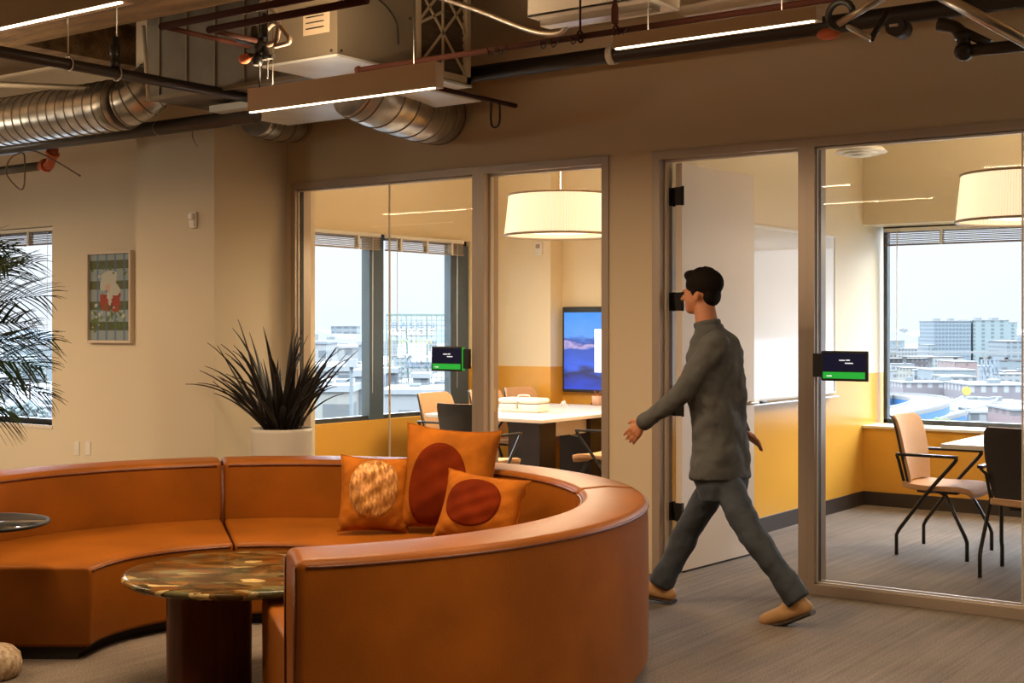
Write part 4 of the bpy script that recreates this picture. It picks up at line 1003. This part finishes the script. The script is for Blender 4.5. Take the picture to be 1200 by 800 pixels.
# ================================================================ PERSON
cloth = bpy.data.textures.new('cloth folds', 'CLOUDS'); cloth.noise_scale = .11; cloth.noise_depth = 2
def join_remesh(name, m, mt, vox, parent=None, smooth=6, fold=0):
    o = m.build(name, mt, parent); r = o.modifiers.new('rm', 'REMESH'); r.mode = 'VOXEL'; r.voxel_size = vox; r.use_smooth_shade = True
    s = o.modifiers.new('sm', 'SMOOTH'); s.iterations = smooth; s.factor = .5
    if fold: d = o.modifiers.new('folds', 'DISPLACE'); d.texture = cloth; d.strength = fold; d.mid_level = .45; d.texture_coords = 'LOCAL'
    return o
yN, yF = 6.20, 6.54
J = dict(head=onv(822, 345, 6.37), neck=onv(829, 377, 6.37), chest=onv(838, 425, 6.37), waist=onv(842, 490, 6.37), pelvis=onv(843, 540, 6.37),
         shL=onv(840, 401, 6.205), elL=onv(797, 462, 6.16), wrL=onv(756, 494, 6.14), haL=onv(739, 506, 6.13),
         shR=onv(838, 399, 6.535), elR=onv(851, 460, 6.60), wrR=onv(870, 505, 6.60),
         hiL=onv(850, 566, 6.31), knL=onv(883, 628, 6.27), anL=onv(934, 700, 6.27),
         hiR=onv(838, 566, 6.44), knR=onv(806, 622, 6.44), anR=onv(776, 683, 6.38))
anL, anR = J['anL'], J['anR']; hd = J['head']
F = Vector((-1, 0, 0)); Lf = Vector((0, -1, 0)); Z = Vector((0, 0, 1))
b = MB()
# head : cranium, face, jaw, nose, ears
def hp(f, l, z): return hd + F * f + Lf * l + Z * z
def eb(f, l, z, rf, rl, rz_, tilt=0, sub=3): b.ball(hp(f, l, z), (rf, rl, rz_), Matrix.Rotation(tilt, 4, 'Y'), sub)
eb(-.012, 0, .035, .095, .076, .088); eb(.025, 0, -.02, .070, .062, .085); eb(.056, 0, -.076, .036, .036, .028); eb(.04, 0, -.045, .050, .05, .045)
b.cone(hp(.088, 0, .012), hp(.112, 0, -.022), .009, .014, 8, 2); b.ball(hp(.088, 0, -.052), (.013, .022, .007)); b.ball(hp(.086, 0, -.064), (.012, .019, .007))
eb(.082, .03, .022, .014, .022, .007); eb(.082, -.03, .022, .014, .022, .007)
for s_ in (-1, 1): b.ball(hp(-.008, s_ * .076, -.012), (.018, .008, .032)); b.ball(hp(.078, s_ * .030, .004), (.010, .013, .009))
b.cone(hp(-.015, 0, -.05), J['neck'] + Z * -.03, .056, .062)
# trunk
def seg(mb, a, c, ra, rc, k=None): mb.cone(J[a] if isinstance(a, str) else a, J[c] if isinstance(c, str) else c, ra, rc)
def loft(mb, rows, n=28):
    rings = [[mb.bm.verts.new(Vector(c) + Vector((rf * math.cos(2 * PI * j / n) * (1 + .08 * abs(math.sin(4 * PI * j / n))), rl * math.sin(2 * PI * j / n) * (1 + .08 * abs(math.sin(4 * PI * j / n))), 0))) for j in range(n)] for c, rf, rl in rows]
    for a_, c_ in zip(rings, rings[1:]):
        for j in range(n): mb.bm.faces.new((a_[j], a_[(j + 1) % n], c_[(j + 1) % n], c_[j]))
    mb.bm.faces.new(rings[0][::-1]); mb.bm.faces.new(rings[-1])
def trunk(mb, g):
    V = 6.37
    loft(mb, [(onv(844, 560, V), .124 + g, .176 + g), (onv(845, 530, V), .118 + g, .162 + g), (onv(843, 500, V), .110 + g, .152 + g), (onv(840, 465, V), .110 + g, .158 + g), (onv(839, 435, V), .114 + g, .172 + g), (onv(839, 412, V), .104 + g, .180 + g), (onv(837, 398, V), .084 + g, .165 + g), (onv(834, 391, V), .064 + g, .120 + g), (onv(832, 386, V), .050 + g, .066 + g)] + ([(onv(830.5, 379, V), .052 + g, .056 + g)] if g > 0 else []))
trunk(b, -.010)
for s_ in 'LR':
    seg(b, 'sh' + s_, 'el' + s_, .052, .040); seg(b, 'el' + s_, 'wr' + s_, .040, .026)
    b.cone(J['hi' + s_] - Z * .03, J['kn' + s_], .060, .045); seg(b, 'kn' + s_, 'an' + s_, .045, .034)
def hand(mb, w, d, palm_n):
    """w wrist, d pointing direction, palm_n thumb side"""
    d = d.normalized(); th = (palm_n - d * palm_n.dot(d)).normalized(); nn = d.cross(th).normalized()
    for k_ in (-.5, .5): mb.cone(w - d * .01, w + d * .082 + th * .032 * k_ * 1.4, .019, .017, 10, 3)
    mb.cone(w, w + d * .08, .022, .019, 10, 3)
    for i, (o_, L_) in enumerate(((.033, .070), (.011, .078), (-.011, .072), (-.032, .056))):
        p0 = w + d * .085 + th * o_; p1 = p0 + (d + th * o_ * 2.5 + nn * .18).normalized() * L_ * .5; p2 = p1 + (d + th * o_ * 1.5 + nn * .55).normalized() * L_ * .5
        mb.cone(p0 - d * .02, p1, .0100, .0088, 8, 3); mb.cone(p1, p2, .0088, .0072, 8, 3)
    q0 = w + d * .025 + th * .026; q1 = q0 + (d * .7 + th * .75 + nn * .2).normalized() * .042; q2 = q1 + (d * 1.0 + th * .2 + nn * .25).normalized() * .034
    mb.cone(q0, q1, .013, .0105, 8, 3); mb.cone(q1, q2, .0105, .0082, 8, 3)
hand(b, J['wrL'], J['wrL'] - J['elL'] + Z * -.04, Z + F * .2)
hand(b, J['wrR'], J['wrR'] - J['elR'] + F * -.25, Z * .3 - F * .2 + Vector((0, -.5, 0)))
def foot(mb, an, toe_dir, heel_z, g=0, L_=.20):
    t_ = toe_dir.normalized(); hl_ = an - t_ * .045; hl_.z = heel_z
    mb.cone(an - Z * .02, hl_, .038 + g, .034 + g); mb.cone(hl_, hl_ + t_ * L_ * .62, .034 + g, .040 + g); mb.cone(hl_ + t_ * L_ * .55, hl_ + t_ * (L_ + .015), .041 + g, .030 + g); mb.cone(an, hl_ + t_ * L_ * .6, .036 + g, .032 + g)
tdL = (F * 1.0 - Z * .42 + Lf * .06); tdR = (F * 1.0 + Z * .12 + Lf * .05)
hzL = anL.z - .045; hzR = anR.z - .055
foot(b, anL, tdL, hzL, -.004); foot(b, anR, tdR, hzR, -.004)
person = join_remesh('person', b, 'skin', .0065, None, 4)
tag(person, 'person in charcoal shirt and dark jeans striding past the open door, one arm reaching ahead', 'person')
# eyes, hair
m = MB()
for s_ in (-1, 1): m.ball(hp(.0855, s_ * .029, .006), (.006, .011, .005), None, 2)
m.build('eye', 'black', person)
m = MB(); m.ball(hp(-.020, 0, .056), (.106, .087, .085), Matrix.Rotation(-.12, 4, 'Y'), 3); m.ball(hp(-.062, 0, -.005), (.044, .068, .060), None, 3); m.ball(hp(.040, 0, .095), (.058, .062, .036), Matrix.Rotation(.25, 4, 'Y'), 3)
for i in range(60):
    a_, e_ = R.uniform(0, 2 * PI), R.uniform(.5, 1.4); m.ball(hp(-.015 + .088 * math.cos(a_) * math.cos(e_), .074 * math.sin(a_) * math.cos(e_), .056 + .082 * math.sin(e_)), R.uniform(.010, .018), None, 1)
for s_ in (-1, 1): m.ball(hp(.005, s_ * .072, .02), (.022, .012, .034), None, 2)
m.ball(hp(.082, 0, .046), (.0, .0, .0), None, 1)
join_remesh('hair', m, 'hair', .007, person, 2)
# shirt
m = MB(); trunk(m, .014)
for s_ in 'LR':
    m.cone(J['sh' + s_] - Z * .008, J['el' + s_], .070, .056); m.cone(J['el' + s_], J['wr' + s_], .054, .040)
sh = join_remesh('shirt', m, 'shirt', .010, person, 5, .035)
m = MB(); nk = J['neck']
m.tube([nk + Vector((.064 * math.cos(2 * PI * i / 24), .060 * math.sin(2 * PI * i / 24), -.016 + .012 * math.cos(2 * PI * i / 24))) for i in range(25)], .016, 8, sq=(.55, 1.3)); m.build('collar', 'shirt', sh)
d_ = (J['wrL'] - J['elL']).normalized(); m = MB(); m.tube([J['wrL'] - d_ * .03, J['wrL'] + d_ * .012], [.043, .041], 20); m.build('cuff', 'shirt', sh)
d_ = (J['wrR'] - J['elR']).normalized(); m = MB(); m.tube([J['wrR'] - d_ * .03, J['wrR'] + d_ * .012], [.043, .041], 20); m.build('cuff', 'shirt', sh)
# jeans
m = MB(); loft(m, [(onv(846, 585, 6.37), .095, .15), (onv(846, 565, 6.37), .118, .168), (onv(845, 545, 6.37), .120, .166), (onv(845, 525, 6.37), .118, .160)])
for s_ in 'LR':
    k_ = J['kn' + s_]; a_ = J['an' + s_]; m.cone(J['hi' + s_] , k_, .084, .070); m.cone(k_, a_.lerp(k_, .06), .070, .056)
    dl = (a_ - k_).normalized(); m.tube([a_.lerp(k_, .5), a_.lerp(k_, .15), a_ + dl * .02], [.062, .066, .070], 20)
join_remesh('jeans', m, 'jeans', .011, person, 5, .028)
for an, td, hz_ in ((anL, tdL, hzL), (anR, tdR, hzR)):
    m = MB(); foot(m, an, td, hz_, .006, .21); so = join_remesh('shoe', m, 'shoe', .007, person, 3)
    t_ = td.normalized(); hl_ = an - t_ * .045; hl_.z = hz_; dn = t_.cross(Lf).normalized(); dn = dn if dn.z < 0 else -dn
    m = MB(); path = [hl_ - t_ * .030 + dn * .034, hl_ + t_ * .08 + dn * .040, hl_ + t_ * .16 + dn * .038, hl_ + t_ * .245 + dn * .022]
    m.tube(arcpath(path, 5), [.040] * 6 + [.046] * 5 + [.046, .042, .036, .026, .012], 12, sq=(1, .28)); m.build('sole', 'sole', so)
# ================================================================ CITY
GZ = -32.0; CK = .14
def facade(name, col, win, sx=3.4, sz=3.3, fw=.55, fh=.5, rough=.7):
    col = tuple(c * CK for c in col); win = tuple(c * CK * .6 for c in win) if win[0] < .8 else tuple(c * CK * 1.15 for c in win)
    m = mat(name, col, rough); n, l = nodes(m); b = n['Principled BSDF']
    tc = n.new('ShaderNodeTexCoord'); s = n.new('ShaderNodeSeparateXYZ'); l.new(tc.outputs['Object'], s.inputs[0])
    ad = n.new('ShaderNodeMath'); ad.operation = 'ADD'; l.new(s.outputs['X'], ad.inputs[0]); l.new(s.outputs['Y'], ad.inputs[1])
    def cell(o, per, f):
        a = n.new('ShaderNodeMath'); a.operation = 'MULTIPLY'; a.inputs[1].default_value = 1 / per; l.new(o, a.inputs[0])
        c = n.new('ShaderNodeMath'); c.operation = 'FRACT'; l.new(a.outputs[0], c.inputs[0])
        d = n.new('ShaderNodeMath'); d.operation = 'LESS_THAN'; d.inputs[1].default_value = f; l.new(c.outputs[0], d.inputs[0]); return d.outputs[0]
    p = n.new('ShaderNodeMath'); p.operation = 'MULTIPLY'; l.new(cell(ad.outputs[0], sx, fw), p.inputs[0]); l.new(cell(s.outputs['Z'], sz, fh), p.inputs[1])
    g = n.new('ShaderNodeNewGeometry'); sn = n.new('ShaderNodeSeparateXYZ'); l.new(g.outputs['Normal'], sn.inputs[0]); ab = n.new('ShaderNodeMath'); ab.operation = 'LESS_THAN'; ab.inputs[1].default_value = .5; l.new(sn.outputs['Z'], ab.inputs[0])
    p2 = n.new('ShaderNodeMath'); p2.operation = 'MULTIPLY'; l.new(p.outputs[0], p2.inputs[0]); l.new(ab.outputs[0], p2.inputs[1])
    mx = n.new('ShaderNodeMix'); mx.data_type = 'RGBA'; mx.inputs['A'].default_value = (*col, 1); mx.inputs['B'].default_value = (*win, 1); l.new(p2.outputs[0], mx.inputs['Factor']); l.new(mx.outputs['Result'], b.inputs['Base Color'])
    return m
FM = {'white': facade('pale render facade', (.80, .82, .82), (.50, .60, .66)), 'cream': facade('cream facade', (.80, .78, .68), (.52, .57, .58), 4.2, 3.6), 'grey': facade('blue grey facade', (.55, .64, .70), (.40, .50, .58), 5, 3.4, .7, .45),
      'glass': facade('glazed tower facade', (.52, .66, .76), (.38, .53, .66), 3.0, 3.3, .8, .55), 'glass2': facade('pale green tower facade', (.60, .76, .78), (.46, .62, .68), 8, 3.3, .35, .6), 'brown': facade('brown brick facade', (.52, .46, .50), (.86, .88, .92), 3.4, 4.6, .42, .5),
      'pink': facade('pink brick facade', (.74, .50, .50), (.60, .55, .58), 4, 4), 'brick': facade('red brick facade', (.70, .48, .44), (.60, .44, .42), 6, 5, .2, .3), 'teal': facade('teal grey facade', (.52, .63, .68), (.45, .56, .62), 9, 5, .4, .3)}  # facade colours are paled to stand in for distance haze
for k, c in (('roof3', (.34, .28, .28)), ('roof4', (.26, .38, .38)), ('roof5', (.18, .20, .24)), ('roof', (.60, .64, .66)), ('roof2', (.44, .50, .54)), ('road', (.66, .66, .64)), ('blue', (.05, .34, .85)), ('conc', (.60, .62, .62))): M[k] = mat('city ' + k, tuple(x * .19 for x in c), .8)
M['ground'] = mat('hazy city ground', (.12, .135, .145), .9, var=.3, vscale=.02)
M['lattice'] = mat('pale green lattice steel', (.085, .125, .11), .6); M['let_w'] = mat('white sign letters', (.42, .43, .40), .5); M['let_g'] = mat('slate sign letters', (.06, .09, .13), .5); M['let_y'] = mat('yellow sign letters', (.20, .17, .05), .5)
M['tree'] = mat('hazy tree green', (.075, .12, .04), .9, var=.4, vscale=.5)
M['tree2'] = mat('hazy grey tree', (.10, .125, .125), .9, var=.3, vscale=.5)
S(MB().prism([(3500 * math.cos(2 * PI * i / 48), 3500 * math.sin(2 * PI * i / 48)) for i in range(48)], GZ - 5, GZ).build('ground', 'ground'))
def hz(px, D): p = onD(px, HZ, D); return Vector((p.x, p.y, 0))
TAKEN = []
def city(label, px0, px1, ytop, D, dep, fm, group=None, ybot=None, rot=0.0, roof='roof', units=1, cat='building'):
    w_ = (px1 - px0) * D / FOC; c = hz((px0 + px1) / 2, D); zt = zat(ytop, D); zb_ = GZ if ybot is None else zat(ybot, D)
    t = thing('city_building', label, cat, (c.x, c.y, zb_), base_ang + rot, group); h = zt - zb_
    if group is None: TAKEN.append((c.x, c.y, max(w_, dep) * .6))
    MB().box((-w_ / 2, 0, 0), (w_ / 2, dep, h)).build('building_body', FM[fm], t)
    e = max(.3, w_ * .015); MB().box((-w_ / 2 - e, -e, h), (w_ / 2 + e, dep + e, h + max(.4, h * .02))).build('roof_slab', roof, t)
    m = MB()
    for i in range(units):
        x = R.uniform(-w_ * .4, w_ * .2); y = R.uniform(.1, .5) * dep; s_ = R.uniform(.10, .2); m.box((x, y, h), (x + w_ * s_, y + dep * s_, h + max(.8, min(3, w_ * .08))))
    if units: m.build('rooftop_unit', 'roof2', t)
    return t
# --- view through the first meeting room
city('grey billboard-like block on the hazy skyline of the sign view', 388, 418, 382.5, 900, 20, 'grey', ybot=391, units=0)
city('slim white tower with dark crown at the edge of the sign view', 364, 382, 403, 300, 20, 'white', roof='roof2', units=0)
city('broad pale block with small windows behind the dark grey block', 382, 426, 408, 330, 30, 'white')
city('dark grey block beside the window post', 420, 438, 404, 210, 14, 'teal', units=1)
city('white flat-roofed building with a row of large blue windows', 352, 440, 435, 150, 20, 'white', roof='roof', units=2)
city('blue grey block low beside the window post', 416, 440, 441, 118, 8, 'grey', units=1)
city('cream low building right below the row of large windows', 345, 411, 459, 112, 14, 'cream', units=3)
city('pale teal chimney post on the near rooftops', 409.5, 413.5, 430, 100, .3, 'teal', units=0)
city('low white rooftop building below the letter sign', 450, 560, 462, 140, 30, 'white', units=3)
city('blue grey rooftop plant block under the letter sign', 484, 501, 443, 150, 5, 'grey', units=0)
city('blue grey rooftop hut at the foot of the letter sign', 452, 463, 437, 152, 5, 'grey', units=0)
city('grey sawtooth roof beside the letter sign', 505, 560, 447, 170, 20, 'grey', units=2)
D = 155; c = hz(488, D); z0 = zat(455, D)
t = thing('rooftop_letter_sign', 'rooftop lattice sign with stacked rows of letters', 'sign', (c.x, c.y, z0), base_ang)
W = 35.5 * D / FOC; Hh = zat(369, D) - z0; m = MB()
for i in range(13): x = -W + 2 * W * i / 12; m.box((x - .04, -.05, 0), (x + .04, .05, Hh))
for i in range(15): z = Hh * i / 14; m.box((-W, -.05, z - .04), (W, .05, z + .04))
for i in range(4):
    x = -W + 2 * W * i / 3; m.tube([(x, 0, Hh), (x, 3, 0)], .07, 5)
m.box((-W, -.05, Hh - .12), (W, .5, Hh + .12)); m.build('sign_lattice', 'lattice', t)
def letters(txt, px0, px1, y0_, y1_, mt, back=0):
    w_ = (px1 - px0) * D / FOC; h_ = (y1_ - y0_) * D / FOC
    cu = bpy.data.curves.new('letter_row', 'FONT'); cu.body = txt; cu.size = 1; cu.extrude = .12; cu.align_x = 'LEFT'; cu.space_character = 1.25; cu.materials.append(M[mt])
    o = bpy.data.objects.new('letter_row', cu); C.objects.link(o); o.parent = t; bpy.context.view_layer.update()
    d_ = o.dimensions.copy(); me_ = bpy.data.meshes.new_from_object(o); C.objects.unlink(o); bpy.data.objects.remove(o); o = bpy.data.objects.new('letter_row', me_); C.objects.link(o); o.parent = t; o.scale = (w_ / max(d_.x, .1), h_ / .70, 1); o.rotation_euler = (PI / 2, 0, 0); o.location = ((px0 - 488) * D / FOC, -.35 - back, zat(y1_, D) - z0)
letters('BASCN', 459, 508, 377.5, 384, 'let_g'); letters('BEROE', 457.5, 507, 385.5, 392.5, 'let_w'); letters('AVHEH', 467, 506, 397, 403, 'let_y')
letters('LARI', 465, 506, 406.5, 418.5, 'let_w'); letters('NNCAN', 477, 508, 422, 430.5, 'let_g'); letters('CAR', 480, 500, 436, 444, 'let_w')
# --- view through the second meeting room
D = 1150
city('glassy residential tower of the hazy twin pair, darker side', 1094, 1138, 376.5, D, 40, 'glass', units=2)
city('pale green glass tower of the hazy twin pair', 1140.5, 1182, 375.5, D, 40, 'glass2', units=2)
city('far pale tower slab just behind the twin pair', 1178, 1192, 378, 1250, 40, 'glass2', units=0)
city('low grey wing beside the twin towers', 1088, 1096, 404, 1120, 30, 'grey', units=0)
city('blue grey block in front of the pale tower slab', 1180, 1240, 400, 1000, 40, 'grey', units=1)
city('red brick warehouse below the elevated motorway', 1119, 1145, 424, 620, 25, 'brick', units=0)
city('long teal roofed shed in front of the red warehouse', 1094, 1143, 434, 560, 22, 'teal', units=0)
city('bright white warehouse in the middle of the city view', 1113, 1144, 442, 480, 20, 'white', units=1)
city('low brown brick range curving behind the ramp', 1058, 1142, 449, 430, 14, 'brown', units=2, roof='roof2')
city('brown brick factory with arched white windows', 1138, 1215, 452, 400, 25, 'brown', units=2, roof='roof2')
city('grey shed roofs in front of the brick factory', 1128, 1215, 474, 330, 18, 'grey', units=3)
city('pale gabled shed beside the blue ramp column', 1122, 1190, 484, 290, 14, 'white', units=2)
city('pink building at the edge of the glass joint', 1187, 1230, 481, 262, 14, 'pink', units=0)
t = thing('pipe_rack', 'dark steel pipe rack standing between the warehouses', 'industrial frame', (*hz(1161, 520).xy, GZ), base_ang)
m = MB(); k_ = 520 / FOC; top = zat(421, 520) - GZ
for x in (-11, -6, -1, 4, 9): m.box((x * k_ - .25, 0, 0), (x * k_ + .25, .5, top))
for z in (0, 2.5, 5): m.box((-11 * k_, 0, top - z - .4), (9 * k_, .5, top - z))
for x in (-11, -6, -1, 4): m.tube([(x * k_, .2, top), ((x + 5) * k_, .2, top - 6)], .25, 5)
m.build('steel_frame', mat('grey steel frame', (.08, .10, .12), .7), t)
def deck(label, pts, z, wid, th=1.2, girder=True, cols=()):
    t = thing('elevated_road', label, 'elevated road', (0, 0, 0)); path = arcpath(pts, 8)
    def strip(mb, off, w2, za, zb_):
        rows = []
        for i, p in enumerate(path):
            d_ = (path[min(i + 1, len(path) - 1)] - path[max(i - 1, 0)]); d_.z = 0; d_.normalize(); n_ = Vector((-d_.y, d_.x, 0))
            a_, c_ = p + n_ * (off - w2), p + n_ * (off + w2); rows.append([mb.bm.verts.new((q.x, q.y, p.z + zz)) for q, zz in ((a_, za), (c_, za), (c_, zb_), (a_, zb_))])
        for a_, c_ in zip(rows, rows[1:]):
            for j in range(4): mb.bm.faces.new((a_[j], a_[(j + 1) % 4], c_[(j + 1) % 4], c_[j]))
        mb.bm.faces.new(rows[0]); mb.bm.faces.new(rows[-1])
    m = MB(); strip(m, 0, wid / 2, -.5, 0); m.build('road_deck', 'road', t)
    for s_ in (-1, 1):
        m = MB(); strip(m, s_ * wid / 2, .15, 0, .5); m.build('parapet', 'conc', t)
    if girder:
        m = MB(); strip(m, 0, wid * .49, -.5 - th, -.5); m.build('girder', 'blue', t)
    for c_ in cols:
        m = MB(); m.box((c_.x - 1.1, c_.y - 1.1, GZ), (c_.x + 1.1, c_.y + 1.1, c_.z - .5 - th)); m.build('road_column', 'blue' if girder else 'conc', t)
def P3(px, y, z): p = onz(px, y, z); p.z = z; return p
deck('far elevated motorway crossing below the twin towers', [onD(1000, 412.5, 900), onD(1100, 412.5, 900), onD(1250, 413, 880)], -16, 20, 3, False, [onD(x, 412.5, 900) for x in (1030, 1060, 1090, 1120, 1150, 1180)])
z = -15
deck('looping blue-girdered ramp in the city view', [P3(1005, 465, z), P3(1045, 463, z), P3(1078, 465.5, z), P3(1091, 470, z), P3(1080, 476, z), P3(1040, 484, z), P3(1000, 490, z)], z, 8, 1.6, True, [P3(1062, 466, z)])
z = -17
deck('straight blue-girdered ramp rising towards the yellow sign', [P3(980, 511, z), P3(1040, 499, z), P3(1100, 484.5, z), P3(1135, 474, z), P3(1150, 466, z)], z, 9, 2.6, True, [P3(1113, 481, z)])
t = thing('round_sign', 'round yellow sign at the top of the ramp', 'sign', onD(1133, 458, 260), base_ang)
m = MB(); m.tube([(0, 0, 0), (0, .3, 0)], .85, 20); m.build('sign_disc', mat('hazy yellow sign', (.22, .16, .02), .6), t); MB().tube([(0, .4, 0), (0, .4, -8)], .12, 6).build('sign_pole', 'conc', t)
def treeclump(label, px, y, D, w_, h_, mt):
    c = hz(px, D); t = thing('city_tree', label, 'tree', (c.x, c.y, GZ), base_ang); zt = zat(y, D) - GZ; m = MB()
    for i in range(160): q_ = R.uniform(-1, 1); m.ball((q_ * w_, R.uniform(-1, 1) * w_ * .5, zt - h_ * (.5 * q_ * q_ + .8 * R.random())), R.uniform(.07, .16) * h_, None, 1)
    m.build('crown', mt, t); MB().tube([(0, 0, 0), (0, 0, zt - h_ * .4)], .4, 6).build('trunk', 'soil', t)
treeclump('bright green tree clump under the blue ramp column', 1103, 491, 240, 3.4, 3, 'tree')
treeclump('grey green tree clump low in the window behind the palm', 28, 470, 260, 4, 4, 'tree2')
treeclump('hazy tree mass beyond the palm fronds', 35, 421, 600, 7, 7, 'tree2')
treeclump('pale tree mass at the frame side of the palm window', -30, 440, 420, 6, 6, 'tree2')
# --- further city fabric, one building each
names = {'white': 'white', 'cream': 'cream', 'grey': 'blue grey', 'teal': 'teal grey', 'brown': 'brown brick', 'pink': 'pink'}
views = [(-260, 75, 30, 'behind the palm'), (330, 570, 26, 'behind the rooftop letter sign'), (1015, 1330, 100, 'between the elevated roads and the skyline')]
for v0_, v1_, n_b, where in views:
    for i in range(int(n_b * 1.6)):
        D = 300 * (4.6 ** (i / n_b)) * R.uniform(.95, 1.05); px = R.uniform(v0_, v1_); w_ = R.choice([R.uniform(14, 46), R.uniform(7, 18)]); h_ = R.uniform(4, 12) + (D / 1400) * 6
        if where.startswith('between') and D < 430 and px < 1200: continue
        fm = R.choice(['white', 'white', 'cream', 'grey', 'white', 'teal', 'brown' if where.startswith('bet') else 'white'])
        y_ = HZ + (EYE - (GZ + h_)) * FOC / D; pw = w_ * FOC / D
        c0 = hz(px, D); rr_ = w_ * .62 + 4
        if any((c0.x - x_) ** 2 + (c0.y - y__) ** 2 < (rr_ + r_) ** 2 for x_, y__, r_ in TAKEN): continue
        TAKEN.append((c0.x, c0.y, rr_))
        lb = 'low %s building in the hazy city %s' % (names[fm], where)
        city(lb, px - pw / 2, px + pw / 2, y_, D, min(R.uniform(12, 30), w_), fm, 'city buildings ' + where + ', ' + names[fm], rot=R.uniform(-.5, .5), roof=R.choice(['roof', 'roof2', 'roof3', 'roof4', 'roof5', 'roof']), units=R.choice([0, 1, 2]))
for k, (v0_, v1_, where) in enumerate(((-300, 100, 'palm window'), (320, 580, 'letter sign view'), (1000, 1300, 'twin tower view'))):
    m = MB(); pts = []; n_ = 30; D = 2600
    for i in range(n_ + 1): px = v0_ + (v1_ - v0_) * i / n_; pts.append((hz(px, D), 1.5 - (9 + 5 * math.sin(i * .7 + k) + R.uniform(-2, 2)) * D / FOC))
    back_ = Vector((FX, FY, 0)) * 300; rows = [[m.bm.verts.new((p.x, p.y, GZ)), m.bm.verts.new((p.x, p.y, z_)), m.bm.verts.new((p.x + back_.x, p.y + back_.y, z_ - 5)), m.bm.verts.new((p.x + back_.x, p.y + back_.y, GZ))] for p, z_ in pts]
    for a_, c_ in zip(rows, rows[1:]):
        for j in range(4): m.bm.faces.new((a_[j], a_[(j + 1) % 4], c_[(j + 1) % 4], c_[j]))
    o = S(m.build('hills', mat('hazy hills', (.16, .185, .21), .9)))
# ================================================================ LIGHT, CAMERA
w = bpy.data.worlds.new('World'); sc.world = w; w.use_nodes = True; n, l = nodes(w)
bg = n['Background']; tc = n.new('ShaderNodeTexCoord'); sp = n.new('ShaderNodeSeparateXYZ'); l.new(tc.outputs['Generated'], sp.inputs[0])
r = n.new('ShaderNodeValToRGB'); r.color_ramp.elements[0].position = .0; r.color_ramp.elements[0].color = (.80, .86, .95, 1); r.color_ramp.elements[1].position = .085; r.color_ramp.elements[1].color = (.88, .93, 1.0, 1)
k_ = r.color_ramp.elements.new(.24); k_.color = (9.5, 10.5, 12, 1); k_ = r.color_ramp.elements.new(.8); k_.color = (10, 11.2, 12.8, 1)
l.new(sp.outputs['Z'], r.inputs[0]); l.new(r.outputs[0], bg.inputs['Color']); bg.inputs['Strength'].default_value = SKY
sun = bpy.data.lights.new('sun', 'SUN'); sun.energy = .1; sun.angle = .3; sun.color = (1, .97, .92)
so = bpy.data.objects.new('sun', sun); C.objects.link(so); so.rotation_euler = (math.radians(48), 0, math.radians(-10 + 35.8))
def portal(loc, rot, sx, sy):
    a = bpy.data.lights.new('window_portal', 'AREA'); a.shape = 'RECTANGLE'; a.size = sx; a.size_y = sy; a.cycles.is_portal = True
    o = bpy.data.objects.new('window_portal', a); C.objects.link(o); o.location = loc; o.rotation_euler = rot
portal(((WX0 + WX1) / 2, V0 + .34, 1.5), (-PI / 2, 0, 0), WX1 - WX0, 1.75)
portal((XW - .3, (yA + yB) / 2, 1.5), (0, -PI / 2, 0), 1.75, yB - yA)
portal(((X0 + X1) / 2, 11.4, 1.5), (-PI / 2, 0, 0), X1 - X0, 1.75)
cam = bpy.data.cameras.new('camera'); co = bpy.data.objects.new('camera', cam); C.objects.link(co)
cam.sensor_width = 36; cam.lens = FOC / 1200 * 36; cam.shift_y = -18 / 1200; cam.clip_end = 6000; cam.clip_start = .05
co.location = (0, 0, EYE); co.rotation_euler = (PI / 2, 0, math.atan2(-FX, FY)); sc.camera = co
sc.view_settings.view_transform = 'Standard'; sc.view_settings.look = 'None'; sc.view_settings.gamma = 1; sc.view_settings.exposure = EXPO; sc.view_settings.use_curve_mapping = False
sc.cycles.use_denoising = True; sc.cycles.max_bounces = 8; sc.cycles.transparent_max_bounces = 24; sc.cycles.sample_clamp_indirect = 6
sc.cycles.caustics_reflective = False; sc.cycles.caustics_refractive = False
